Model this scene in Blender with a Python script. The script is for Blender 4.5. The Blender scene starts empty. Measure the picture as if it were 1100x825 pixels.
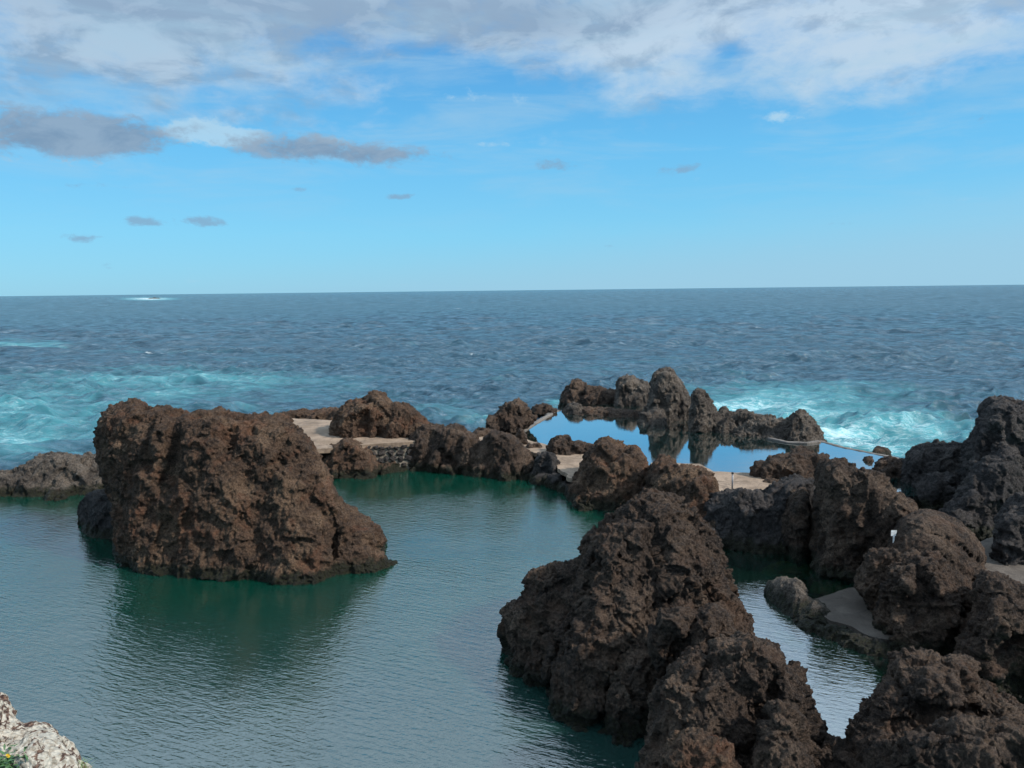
import bpy, math, random
import numpy as np
import openvdb
from mathutils import Matrix, Vector

random.seed(7)
RNG = np.random.default_rng(11)
sc = bpy.context.scene
COL = sc.collection
R = math.radians

# ------------------------------------------------------------------ camera
CAM_Z = 11.0
F = 826.0
PITCH = math.atan(101.0 / F)
ROLL = R(0.65)
fw = np.array([0, math.cos(PITCH), -math.sin(PITCH)])
up0 = np.array([0, math.sin(PITCH), math.cos(PITCH)])
rt0 = np.array([1.0, 0, 0])
up = up0 * math.cos(ROLL) + rt0 * math.sin(ROLL)
rt = rt0 * math.cos(ROLL) - up0 * math.sin(ROLL)
EYE = np.array([0, 0, CAM_Z])
cam = bpy.data.cameras.new('camera')
cam.sensor_width = 36.0
cam.lens = 36.0 * F / 1100.0
cam.clip_start = 0.1
cam.clip_end = 60000
camo = bpy.data.objects.new('camera', cam)
COL.objects.link(camo)
camo.matrix_world = Matrix(((rt[0], up[0], -fw[0], 0), (rt[1], up[1], -fw[1], 0),
                            (rt[2], up[2], -fw[2], CAM_Z), (0, 0, 0, 1)))
sc.camera = camo


def ray(u, v):
    return fw + rt * ((u - 550.0) / F) + up * (-(v - 412.5) / F)


def at_z(u, v, z):                      # where the sight line of a measured point meets the level z
    d = ray(u, v)
    t = (z - CAM_Z) / d[2]
    return EYE + d * t


def at_y(u, v, y):                      # ... or the distance y
    d = ray(u, v)
    return EYE + d * (y / d[1])


def proj(X, Y, Z):
    Z = Z - CAM_Z
    w = X * fw[0] + Y * fw[1] + Z * fw[2]
    w = np.maximum(w, 0.5)
    u = 550.0 + F * (X * rt[0] + Y * rt[1] + Z * rt[2]) / w
    v = 412.5 - F * (X * up[0] + Y * up[1] + Z * up[2]) / w
    return u, v


# ------------------------------------------------------------------ noise
_perm = np.random.default_rng(3).permutation(256).astype(np.int32)
_perm = np.concatenate([_perm, _perm, _perm])
_g = np.random.default_rng(5).normal(size=(256, 3)).astype(np.float32)
_g /= np.linalg.norm(_g, axis=1)[:, None]


def perlin(x, y, z):
    x = np.asarray(x, np.float32); y = np.asarray(y, np.float32); z = np.asarray(z, np.float32)
    x0 = np.floor(x); y0 = np.floor(y); z0 = np.floor(z)
    fx = x - x0; fy = y - y0; fz = z - z0
    xi = x0.astype(np.int32) & 255; yi = y0.astype(np.int32) & 255; zi = z0.astype(np.int32) & 255
    ux = fx * fx * fx * (fx * (fx * 6 - 15) + 10)
    uy = fy * fy * fy * (fy * (fy * 6 - 15) + 10)
    uz = fz * fz * fz * (fz * (fz * 6 - 15) + 10)

    def g(i, j, k):
        h = _perm[_perm[_perm[(xi + i) & 255] + ((yi + j) & 255)] + ((zi + k) & 255)]
        gr = _g[h]
        return gr[..., 0] * (fx - i) + gr[..., 1] * (fy - j) + gr[..., 2] * (fz - k)
    a = g(0, 0, 0); a += ux * (g(1, 0, 0) - a)
    b = g(0, 1, 0); b += ux * (g(1, 1, 0) - b)
    a += uy * (b - a)
    c = g(0, 0, 1); c += ux * (g(1, 0, 1) - c)
    d = g(0, 1, 1); d += ux * (g(1, 1, 1) - d)
    c += uy * (d - c)
    return (a + uz * (c - a)) * 1.6


_t = np.random.default_rng(1).uniform(0, 200, (3, 20000))
MA = float(np.abs(perlin(*_t)).mean()) * 2          # mean of |noise| * 2, keeps relief neutral
_cj = np.random.default_rng(8).uniform(0.1, 0.9, (256, 3)).astype(np.float32)
_ct = np.random.default_rng(9).normal(size=(256, 3)).astype(np.float32)
_ct /= np.linalg.norm(_ct, axis=1)[:, None]


def facets(x, y, z):
    """broken rock: every cell is a plane of its own tilt, with a groove where cells meet"""
    P = np.stack([x, y, z], 1).astype(np.float32)
    c0 = np.floor(P).astype(np.int32); fr = P - c0
    b1 = np.full(len(P), 9e9, np.float32); b2 = b1.copy(); bh = np.zeros(len(P), np.int32); bd = np.zeros_like(P)
    for i in (-1, 0, 1):
        for j in (-1, 0, 1):
            for k in (-1, 0, 1):
                h = _perm[_perm[_perm[(c0[:, 0] + i) & 255] + ((c0[:, 1] + j) & 255)] + ((c0[:, 2] + k) & 255)]
                d = fr - _cj[h]; d[:, 0] -= i; d[:, 1] -= j; d[:, 2] -= k
                q = np.einsum('ij,ij->i', d, d)
                m = q < b1
                b2 = np.where(m, b1, np.minimum(b2, q))
                b1 = np.where(m, q, b1); bh = np.where(m, h, bh); bd[m] = d[m]
    t = np.einsum('ij,ij->i', bd, _ct[bh])
    g = np.clip(1 - (np.sqrt(b2) - np.sqrt(b1)) / 0.14, 0, 1)
    return t, g


# ------------------------------------------------------------------ tags and mesh helpers
def tag(o, label=None, cat=None, group=None, kind=None):
    if label: o['label'] = label
    if cat: o['category'] = cat
    if group: o['group'] = group
    if kind: o['kind'] = kind
    return o


def link_mesh(name, V, Fc, mat, parent=None, smooth=True, origin=None, attrs=None):
    V = np.asarray(V, np.float32)
    me = bpy.data.meshes.new(name)
    if origin is not None:
        V = V - np.asarray(origin, np.float32)
    if isinstance(Fc, np.ndarray):
        n = len(Fc); k = Fc.shape[1]
        me.vertices.add(len(V)); me.vertices.foreach_set('co', V.ravel())
        me.loops.add(n * k); me.loops.foreach_set('vertex_index', Fc.astype(np.int32).ravel())
        me.polygons.add(n); me.polygons.foreach_set('loop_start', np.arange(0, n * k, k, dtype=np.int32))
        me.update(calc_edges=True)
    else:
        me.from_pydata([tuple(map(float, p)) for p in V], [], Fc)
        me.update()
    if smooth:
        me.polygons.foreach_set('use_smooth', np.ones(len(me.polygons), bool))
    if attrs:
        for k_, a in attrs.items():
            at = me.attributes.new(k_, 'FLOAT', 'POINT')
            at.data.foreach_set('value', np.asarray(a, np.float32))
    me.materials.append(mat)
    o = bpy.data.objects.new(name, me)
    COL.objects.link(o)
    if parent is not None:
        o.parent = parent
    elif origin is not None:
        o.location = [float(a) for a in origin]
    return o


def empty(name, loc):
    o = bpy.data.objects.new(name, None)
    o.empty_display_size = 0.3
    COL.objects.link(o)
    o.location = [float(a) for a in loc]
    return o


# ------------------------------------------------------------------ materials
def nodes_of(m):
    m.use_nodes = True
    nt = m.node_tree
    nt.nodes.clear()
    return nt


class NB:
    def __init__(self, nt): self.nt = nt

    def n(self, t, **kw):
        nd = self.nt.nodes.new(t)
        for k, v in kw.items():
            if k.startswith('_'):
                setattr(nd, k[1:], v)
        return nd

    def l(self, a, b): self.nt.links.new(a, b)

    def put(self, sock, val):
        if isinstance(val, bpy.types.NodeSocket): self.nt.links.new(val, sock)
        elif val is not None: sock.default_value = val

    def math(self, op, a, b=None, c=None, clamp=False):
        nd = self.nt.nodes.new('ShaderNodeMath'); nd.operation = op; nd.use_clamp = clamp
        self.put(nd.inputs[0], a)
        if b is not None: self.put(nd.inputs[1], b)
        if c is not None: self.put(nd.inputs[2], c)
        return nd.outputs[0]

    def noise(self, vec, scale, detail=4, rough=0.5, dist=0.0, typ=None):
        nd = self.nt.nodes.new('ShaderNodeTexNoise')
        if typ: nd.noise_type = typ
        self.put(nd.inputs['Vector'], vec)
        nd.inputs['Scale'].default_value = scale; nd.inputs['Detail'].default_value = detail
        nd.inputs['Roughness'].default_value = rough; nd.inputs['Distortion'].default_value = dist
        return nd.outputs['Fac']

    def mapping(self, vec, scale=(1, 1, 1), rot=(0, 0, 0), loc=(0, 0, 0)):
        nd = self.nt.nodes.new('ShaderNodeMapping')
        self.put(nd.inputs['Vector'], vec)
        nd.inputs['Scale'].default_value = scale; nd.inputs['Rotation'].default_value = rot
        nd.inputs['Location'].default_value = loc
        return nd.outputs[0]

    def rng(self, val, a, b, c=0.0, d=1.0, smooth=True):
        nd = self.nt.nodes.new('ShaderNodeMapRange')
        nd.interpolation_type = 'SMOOTHSTEP' if smooth else 'LINEAR'
        self.put(nd.inputs['Value'], val)
        for i, x in enumerate((a, b, c, d)): nd.inputs[i + 1].default_value = x
        return nd.outputs[0]

    def mix(self, fac, a, b, mode='MIX'):
        nd = self.nt.nodes.new('ShaderNodeMix'); nd.data_type = 'RGBA'; nd.blend_type = mode
        self.put(nd.inputs[0], fac)
        for s, x in ((nd.inputs[6], a), (nd.inputs[7], b)):
            if isinstance(x, tuple) and len(x) == 3: x = x + (1,)
            self.put(s, x)
        return nd.outputs[2]

    def bump(self, h, strength, dist, normal=None):
        nd = self.nt.nodes.new('ShaderNodeBump')
        nd.inputs['Strength'].default_value = strength; nd.inputs['Distance'].default_value = dist
        self.put(nd.inputs['Height'], h)
        if normal is not None: self.put(nd.inputs['Normal'], normal)
        return nd.outputs[0]

    def out(self, surf):
        o = self.nt.nodes.new('ShaderNodeOutputMaterial')
        self.nt.links.new(surf, o.inputs['Surface'])

    def bsdf(self, color, rough=0.8, normal=None, spec=0.3, **kw):
        p = self.nt.nodes.new('ShaderNodeBsdfPrincipled')
        if isinstance(color, tuple) and len(color) == 3: color = color + (1,)
        self.put(p.inputs['Base Color'], color)
        self.put(p.inputs['Roughness'], rough)
        p.inputs['Specular IOR Level'].default_value = spec
        if normal is not None: self.put(p.inputs['Normal'], normal)
        for k, v in kw.items(): self.put(p.inputs[k], v)
        return p.outputs[0]


def rock_material(name, dark, mid, light, rust, rust_amt=0.5, wet=True, fine=1.0):
    m = bpy.data.materials.new(name); nt = nodes_of(m); b = NB(nt)
    pos = b.n('ShaderNodeNewGeometry').outputs['Position']
    n1 = b.noise(pos, 0.55, 5, 0.6, 0.6)
    n2 = b.noise(pos, 2.6, 6, 0.65)
    n3 = b.noise(pos, 13.0, 5, 0.7)
    n4 = b.noise(b.mapping(pos, loc=(31, 7, 3)), 0.9, 5, 0.6, 0.8)
    c = b.mix(b.rng(n2, 0.38, 0.62), dark, mid)
    c = b.mix(b.math('MULTIPLY', b.rng(n1, 0.45, 0.65), b.rng(n3, 0.35, 0.6)), c, light)
    c = b.mix(b.math('MULTIPLY', b.rng(n4, 0.5, 0.68), rust_amt), c, rust)
    sp = b.noise(pos, 15.0, 6, 0.78)
    c = b.mix(b.rng(sp, 0.48, 0.68, 0.0, 0.75), c, light)
    c = b.mix(b.rng(sp, 0.32, 0.50, 0.8, 0.0), c, dark)
    rough = 0.92
    if wet:
        z = b.n('ShaderNodeSeparateXYZ'); b.l(pos, z.inputs[0])
        zz = b.math('ADD', z.outputs[2], b.math('MULTIPLY', b.math('SUBTRACT', n2, 0.5), 0.9))
        band = b.rng(zz, 0.30, 0.62, 1.0, 0.0)
        alg = b.mix(b.rng(n3, 0.4, 0.6), (0.010, 0.009, 0.007), (0.020, 0.022, 0.010))
        c = b.mix(band, c, alg)
        rough = b.rng(band, 0, 1, 0.92, 0.55)
    vor = b.n('ShaderNodeTexVoronoi'); vor.feature = 'F1'; vor.inputs['Scale'].default_value = 9.0 * fine
    b.put(vor.inputs['Vector'], pos)
    h = b.math('ADD', b.math('MULTIPLY', b.noise(pos, 9 * fine, 8, 0.72), 1.0),
               b.math('MULTIPLY', vor.outputs['Distance'], -0.35))
    h = b.math('ADD', h, b.math('MULTIPLY', b.noise(pos, 26 * fine, 4, 0.7), 0.7))
    nrm = b.bump(h, 1.0, 0.16)
    b.out(b.bsdf(c, rough, nrm, 0.25))
    return m


M = {}
M['brown'] = rock_material('brown_lava', (0.026, 0.017, 0.013), (0.078, 0.047, 0.031), (0.165, 0.108, 0.070), (0.135, 0.058, 0.032), 0.6)
M['umber'] = rock_material('umber_lava', (0.019, 0.014, 0.012), (0.056, 0.037, 0.027), (0.130, 0.091, 0.066), (0.092, 0.050, 0.031), 0.5)
M['grey'] = rock_material('grey_basalt', (0.026, 0.022, 0.020), (0.076, 0.063, 0.053), (0.165, 0.138, 0.114), (0.105, 0.078, 0.058), 0.3)
M['black'] = rock_material('black_and_shaded_lava', (0.020, 0.019, 0.020), (0.047, 0.042, 0.042), (0.085, 0.074, 0.068), (0.062, 0.046, 0.040), 0.3)  # right edge rocks get their cliff shade through this darker colour
M['lichen'] = None


def lichen_material():
    m = bpy.data.materials.new('lichen_crusted_stone'); nt = nodes_of(m); b = NB(nt)
    pos = b.n('ShaderNodeNewGeometry').outputs['Position']
    n1 = b.noise(pos, 13.0, 7, 0.75, 0.3); n2 = b.noise(pos, 60, 4, 0.6)
    vor = b.n('ShaderNodeTexVoronoi'); vor.inputs['Scale'].default_value = 55; b.put(vor.inputs['Vector'], pos)
    base = b.mix(b.rng(n2, 0.4, 0.6), (0.06, 0.035, 0.03), (0.19, 0.12, 0.09))
    lich = b.mix(b.rng(n2, 0.35, 0.6), (0.36, 0.31, 0.25), (0.62, 0.58, 0.50))
    f = b.math('ADD', n1, b.math('MULTIPLY', b.math('SUBTRACT', 0.5, vor.outputs['Distance']), 0.22))
    c = b.mix(b.rng(f, 0.44, 0.50), base, lich)
    h = b.math('ADD', b.noise(pos, 45, 6, 0.75), b.math('MULTIPLY', vor.outputs['Distance'], -0.6))
    b.out(b.bsdf(c, 0.95, b.bump(h, 1.0, 0.03), 0.15))
    return m


M['lichen'] = lichen_material()


def ground_material(name, c1, c2, c3, scale=1.0):
    m = bpy.data.materials.new(name); nt = nodes_of(m); b = NB(nt)
    pos = b.n('ShaderNodeNewGeometry').outputs['Position']
    n1 = b.noise(pos, 0.45 * scale, 6, 0.65, 0.5); n2 = b.noise(pos, 5 * scale, 6, 0.7); n3 = b.noise(pos, 38, 3, 0.6)
    c = b.mix(b.rng(n1, 0.38, 0.62), c1, c2)
    c = b.mix(b.math('MULTIPLY', b.rng(n2, 0.5, 0.7), 0.7), c, c3)
    c = b.mix(b.rng(n3, 0.35, 0.65, 0.45, 0.0), c, c3)
    ck = b.n('ShaderNodeTexVoronoi'); ck.feature = 'DISTANCE_TO_EDGE'; ck.inputs['Scale'].default_value = 0.45 * scale
    wv = b.n('ShaderNodeVectorMath'); wv.operation = 'ADD'; b.l(pos, wv.inputs[0])
    cb = b.n('ShaderNodeCombineXYZ'); b.l(n2, cb.inputs[0]); b.l(n1, cb.inputs[1]); b.l(cb.outputs[0], wv.inputs[1]); b.l(wv.outputs[0], ck.inputs['Vector'])
    c = b.mix(b.rng(ck.outputs['Distance'], 0.0, 0.03, 0.7, 0.0), c, c3)
    st_ = b.noise(b.mapping(pos, loc=(5, 2, 9)), 1.1 * scale, 6, 0.7, 1.0)
    c = b.mix(b.rng(st_, 0.52, 0.62, 0.0, 0.55), c, tuple(k_ * 0.8 for k_ in c3))
    h = b.math('ADD', b.noise(pos, 3, 8, 0.7), b.math('MULTIPLY', n3, 0.4))
    b.out(b.bsdf(c, 0.9, b.bump(h, 0.5, 0.05), 0.25))
    return m


M['concrete'] = ground_material('weathered_concrete', (0.20, 0.145, 0.10), (0.30, 0.225, 0.165), (0.12, 0.09, 0.07))
M['edge'] = ground_material('grey_pool_edge_concrete', (0.13, 0.12, 0.11), (0.19, 0.17, 0.155), (0.07, 0.065, 0.06))
M['gravel'] = ground_material('gritty_sand_shade_darkened', (0.070, 0.058, 0.049), (0.105, 0.089, 0.076), (0.05, 0.043, 0.038), 2.0)  # grit darkened as if in cliff shade; the shade sits in its colour
M['mortar'] = ground_material('pale_mortar', (0.20, 0.17, 0.135), (0.27, 0.235, 0.19), (0.12, 0.10, 0.08), 3.0)
M['slab'] = ground_material('pale_oblong_tone', (0.42, 0.50, 0.40), (0.55, 0.62, 0.5), (0.3, 0.38, 0.3), 2.0)


def seabed_material(name, a, c_, d):
    m = bpy.data.materials.new(name); nt = nodes_of(m); b = NB(nt)
    pos = b.n('ShaderNodeNewGeometry').outputs['Position']
    n1 = b.noise(pos, 0.7, 5, 0.6, 0.4); n2 = b.noise(pos, 4, 6, 0.7)
    c = b.mix(b.rng(n1, 0.4, 0.6), a, c_)
    c = b.mix(b.math('MULTIPLY', b.rng(n2, 0.48, 0.62), 0.7), c, d)
    b.out(b.bsdf(c, 0.9, b.bump(n2, 0.6, 0.1), 0.1))
    return m


M['seabed'] = seabed_material('green_seabed', (0.03, 0.10, 0.07), (0.05, 0.15, 0.10), (0.02, 0.06, 0.05))
M['algae'] = seabed_material('algae_covered_stone', (0.05, 0.12, 0.03), (0.15, 0.14, 0.03), (0.03, 0.06, 0.03))


def pool_material(name, body, body_amt, tint, ripple, fine, body2=None, ior=1.6, calm=0.0):
    m = bpy.data.materials.new(name); nt = nodes_of(m); b = NB(nt)
    pos = b.n('ShaderNodeNewGeometry').outputs['Position']
    # wind ripples: short crests, stretched across the wind
    pa = b.mapping(b.mapping(pos, rot=(0, 0, R(24))), scale=(0.55, 2.3, 1))
    r1 = b.noise(pa, 3.0 * fine, 3, 0.55, 0.25)
    pb = b.mapping(b.mapping(pos, rot=(0, 0, R(-14))), scale=(0.8, 1.9, 1))
    r2 = b.noise(pb, 5.5 * fine, 2, 0.5, 0.2)
    r3 = b.noise(pos, 0.8, 3, 0.5)
    gust = b.rng(b.noise(b.mapping(pos, loc=(4, 9, 0)), 0.10, 3, 0.5, 0.5), 0.36, 0.64, 0.35, 1.15)
    h = b.math('MULTIPLY', b.math('ADD', r1, b.math('MULTIPLY', r2, 0.45)), gust)
    h = b.math('ADD', h, b.math('MULTIPLY', r3, 0.5))
    nrm = b.bump(h, 1.0, ripple)
    dif = b.n('ShaderNodeBsdfDiffuse')
    if body2 is not None:
        big = b.noise(pos, 0.11, 4, 0.5, 0.6)
        sy = b.n('ShaderNodeSeparateXYZ'); b.l(pos, sy.inputs[0])
        sand = b.math('ADD', b.math('MULTIPLY', sy.outputs[1], -0.075), b.math('MULTIPLY', big, 1.6))   # pale sand lies off the near shore
        b.put(dif.inputs['Color'], b.mix(b.rng(sand, -1.4, -0.5), body, body2))
    else:
        dif.inputs['Color'].default_value = body + (1,)
    tr = b.n('ShaderNodeBsdfTransparent'); tr.inputs['Color'].default_value = tint + (1,)
    mx = b.n('ShaderNodeMixShader'); mx.inputs[0].default_value = body_amt
    b.l(tr.outputs[0], mx.inputs[1]); b.l(dif.outputs[0], mx.inputs[2])
    gl = b.n('ShaderNodeBsdfGlossy'); gl.inputs['Roughness'].default_value = 0.02
    gl.inputs['Color'].default_value = (1, 1, 1, 1)
    b.l(nrm, gl.inputs['Normal'])
    fr = b.n('ShaderNodeFresnel'); fr.inputs['IOR'].default_value = ior; b.l(nrm, fr.inputs['Normal'])
    m2 = b.n('ShaderNodeMixShader'); b.l(b.math('ADD', fr.outputs[0], calm, clamp=True), m2.inputs[0])
    b.l(mx.outputs[0], m2.inputs[1]); b.l(gl.outputs[0], m2.inputs[2])
    b.out(m2.outputs[0])
    return m


M['lagoon'] = pool_material('green_lagoon_water', (0.001, 0.031, 0.020), 0.92, (0.10, 0.38, 0.27), 0.032, 1.0, (0.010, 0.034, 0.030), ior=2.0, calm=0.055)
M['sidepool'] = pool_material('clear_green_pool_water', (0.003, 0.028, 0.018), 0.35, (0.50, 0.85, 0.62), 0.010, 1.0, ior=2.2, calm=0.22)
M['outerpool'] = pool_material('calm_outer_pool_water', (0.002, 0.014, 0.013), 0.9, (0.3, 0.8, 0.7), 0.003, 0.9, ior=1.6, calm=0.34)


def ocean_material():
    m = bpy.data.materials.new('open_ocean_water'); nt = nodes_of(m); b = NB(nt)
    pos = b.n('ShaderNodeNewGeometry').outputs['Position']
    a = b.n('ShaderNodeAttribute'); a.attribute_name = 'surf'
    surf = a.outputs['Fac']
    cr = b.n('ShaderNodeAttribute'); cr.attribute_name = 'crest'
    crest = cr.outputs['Fac']
    p2 = b.mapping(b.mapping(pos, rot=(0, 0, R(8))), scale=(0.45, 1.0, 1))
    big = b.noise(p2, 0.06, 5, 0.6, 0.6)
    med = b.noise(p2, 0.30, 5, 0.6, 0.5)
    sm = b.noise(p2, 1.3, 5, 0.65, 0.6)
    # turquoise aerated water over the reef
    t = b.math('ADD', surf, b.math('MULTIPLY', b.math('SUBTRACT', b.math('ADD', big, med), 1.0), 1.3))
    teal = b.rng(t, 0.12, 1.15)
    # wind chop of several sizes, light and dark painted in, long towards open sea
    q1 = b.noise(b.mapping(pos, scale=(0.5, 1.1, 1)), 1.0, 7, 0.72, 0.5)
    q2 = b.noise(b.mapping(pos, scale=(0.22, 0.26, 1)), 1.0, 7, 0.74, 0.4)
    q3 = b.noise(b.mapping(pos, scale=(0.07, 0.045, 1)), 1.0, 7, 0.74, 0.4)
    dv_ = b.n('ShaderNodeVectorMath'); dv_.operation = 'LENGTH'; b.l(pos, dv_.inputs[0]); dist_ = dv_.outputs['Value']
    wsel1 = b.rng(dist_, 90, 260); wsel2 = b.rng(dist_, 350, 1100)
    def lerp(f_, x_, y_): return b.math('ADD', x_, b.math('MULTIPLY', f_, b.math('SUBTRACT', y_, x_)))
    tex = lerp(wsel2, lerp(wsel1, q1, q2), q3)
    deep = b.mix(b.rng(tex, 0.32, 0.66), (0.011, 0.036, 0.058), (0.040, 0.092, 0.134))
    c = b.mix(teal, deep, (0.048, 0.205, 0.24))
    c = b.mix(b.math('MULTIPLY', b.rng(t, 0.75, 1.5), b.rng(med, 0.4, 0.6)), c, (0.12, 0.33, 0.37))
    # foam: lacy streaks in the surf and a few whitecaps out at sea
    lace = b.noise(b.mapping(pos, scale=(0.42, 1.25, 1)), 1.15, 8, 0.7, 1.2)
    lace = b.math('ABSOLUTE', b.math('SUBTRACT', lace, 0.5))
    l1 = b.rng(lace, 0.0, 0.045, 1.0, 0.0)
    foam = b.math('MULTIPLY', b.math('MULTIPLY', l1, 0.6), b.rng(b.math('ADD', t, b.math('MULTIPLY', b.math('SUBTRACT', sm, 0.5), 1.0)), 0.6, 1.4), clamp=True)
    solid = b.rng(b.math('ADD', surf, b.math('MULTIPLY', b.math('SUBTRACT', b.math('ADD', med, sm), 1.0), 1.6)), 1.30, 2.1)
    cap = b.math('MULTIPLY', b.rng(crest, 0.55, 0.95), b.rng(b.noise(b.mapping(pos, scale=(0.35, 1, 1), loc=(7, 3, 0)), 0.09, 7, 0.8, 0.3), 0.63, 0.69))
    foam = b.math('MAXIMUM', b.math('MAXIMUM', foam, solid), cap)
    c = b.mix(foam, c, (0.60, 0.66, 0.68))
    h1 = b.noise(p2, 0.30, 5, 0.62, 0.3)
    h2 = b.noise(p2, 1.1, 6, 0.62, 0.4)
    n = b.bump(h1, 1.0, 1.1)
    n = b.bump(h2, 1.0, 0.42, n)
    dif = b.n('ShaderNodeBsdfDiffuse'); b.l(c, dif.inputs['Color'])
    gl = b.n('ShaderNodeBsdfGlossy'); b.put(gl.inputs['Roughness'], 0.12); b.l(n, gl.inputs['Normal'])
    fr = b.n('ShaderNodeFresnel'); fr.inputs['IOR'].default_value = 1.34; b.l(n, fr.inputs['Normal'])
    # chop hides the grazing facets, so the sea never mirrors fully
    f = b.math('MULTIPLY', b.math('MINIMUM', fr.outputs[0], 0.62), b.math('MULTIPLY', b.rng(foam, 0, 1, 1, 0.1), b.rng(tex, 0.32, 0.66, 0.5, 1.3)))
    mx = b.n('ShaderNodeMixShader'); b.l(f, mx.inputs[0]); b.l(dif.outputs[0], mx.inputs[1]); b.l(gl.outputs[0], mx.inputs[2])
    b.out(mx.outputs[0])
    return m


M['ocean'] = ocean_material()


def plain(name, color, rough=0.6, spec=0.4, metal=0.0):
    m = bpy.data.materials.new(name); nt = nodes_of(m); b = NB(nt)
    pos = b.n('ShaderNodeNewGeometry').outputs['Position']
    n = b.noise(pos, 14, 5, 0.6)
    dk = tuple(x * 0.7 for x in color)
    c = b.mix(b.rng(n, 0.4, 0.7), color, dk)
    b.out(b.bsdf(c, rough, b.bump(n, 0.15, 0.01), spec, Metallic=metal))
    return m


# ------------------------------------------------------------------ rocks
def poly_sdf_raster(poly, pad=70):
    P = np.array(poly, np.float32)
    u0, v0 = np.floor(P.min(0)) - pad; u1, v1 = np.ceil(P.max(0)) + pad
    step = 2.0
    us = np.arange(u0, u1 + step, step, dtype=np.float32); vs = np.arange(v0, v1 + step, step, dtype=np.float32)
    U, Vv = np.meshgrid(us, vs)
    d2 = np.full(U.shape, 1e9, np.float32); inside = np.zeros(U.shape, bool)
    n = len(P)
    for i in range(n):
        a = P[i]; c = P[(i + 1) % n]
        e = c - a; L = float(e @ e) + 1e-9
        t = np.clip(((U - a[0]) * e[0] + (Vv - a[1]) * e[1]) / L, 0, 1)
        dx = U - (a[0] + t * e[0]); dy = Vv - (a[1] + t * e[1])
        d2 = np.minimum(d2, dx * dx + dy * dy)
        cond = ((a[1] > Vv) != (c[1] > Vv))
        with np.errstate(divide='ignore', invalid='ignore'):
            xi = (c[0] - a[0]) * (Vv - a[1]) / (c[1] - a[1] + 1e-12) + a[0]
        inside ^= cond & (U < xi)
    s = np.sqrt(d2); s[inside] *= -1
    return us, vs, s


def sample(ra, u, v):
    us, vs, s = ra
    x = np.clip((u - us[0]) / 2.0, 0, len(us) - 1.001); y = np.clip((v - vs[0]) / 2.0, 0, len(vs) - 1.001)
    xi = x.astype(np.int32); yi = y.astype(np.int32); fx = x - xi; fy = y - yi
    r = (s[yi, xi] * (1 - fx) + s[yi, xi + 1] * fx) * (1 - fy) + (s[yi + 1, xi] * (1 - fx) + s[yi + 1, xi + 1] * fx) * fy
    # outside the raster: add the distance to it
    ox = np.maximum(us[0] - u, 0) + np.maximum(u - us[-1], 0); oy = np.maximum(vs[0] - v, 0) + np.maximum(v - vs[-1], 0)
    return r + ox + oy


def lobe(poly, T, R_, df=None, base=None, z0=0.0, lean=0.25, sink=1.2, curve=None):
    """one bulge of a rock: outline as seen, half thickness T, edge radius R_, distance of its front at level z0"""
    return dict(poly=poly, T=T, R=R_, df=df, base=base, z0=z0, lean=lean, curve=curve)


TOTAL = [0]


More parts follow.
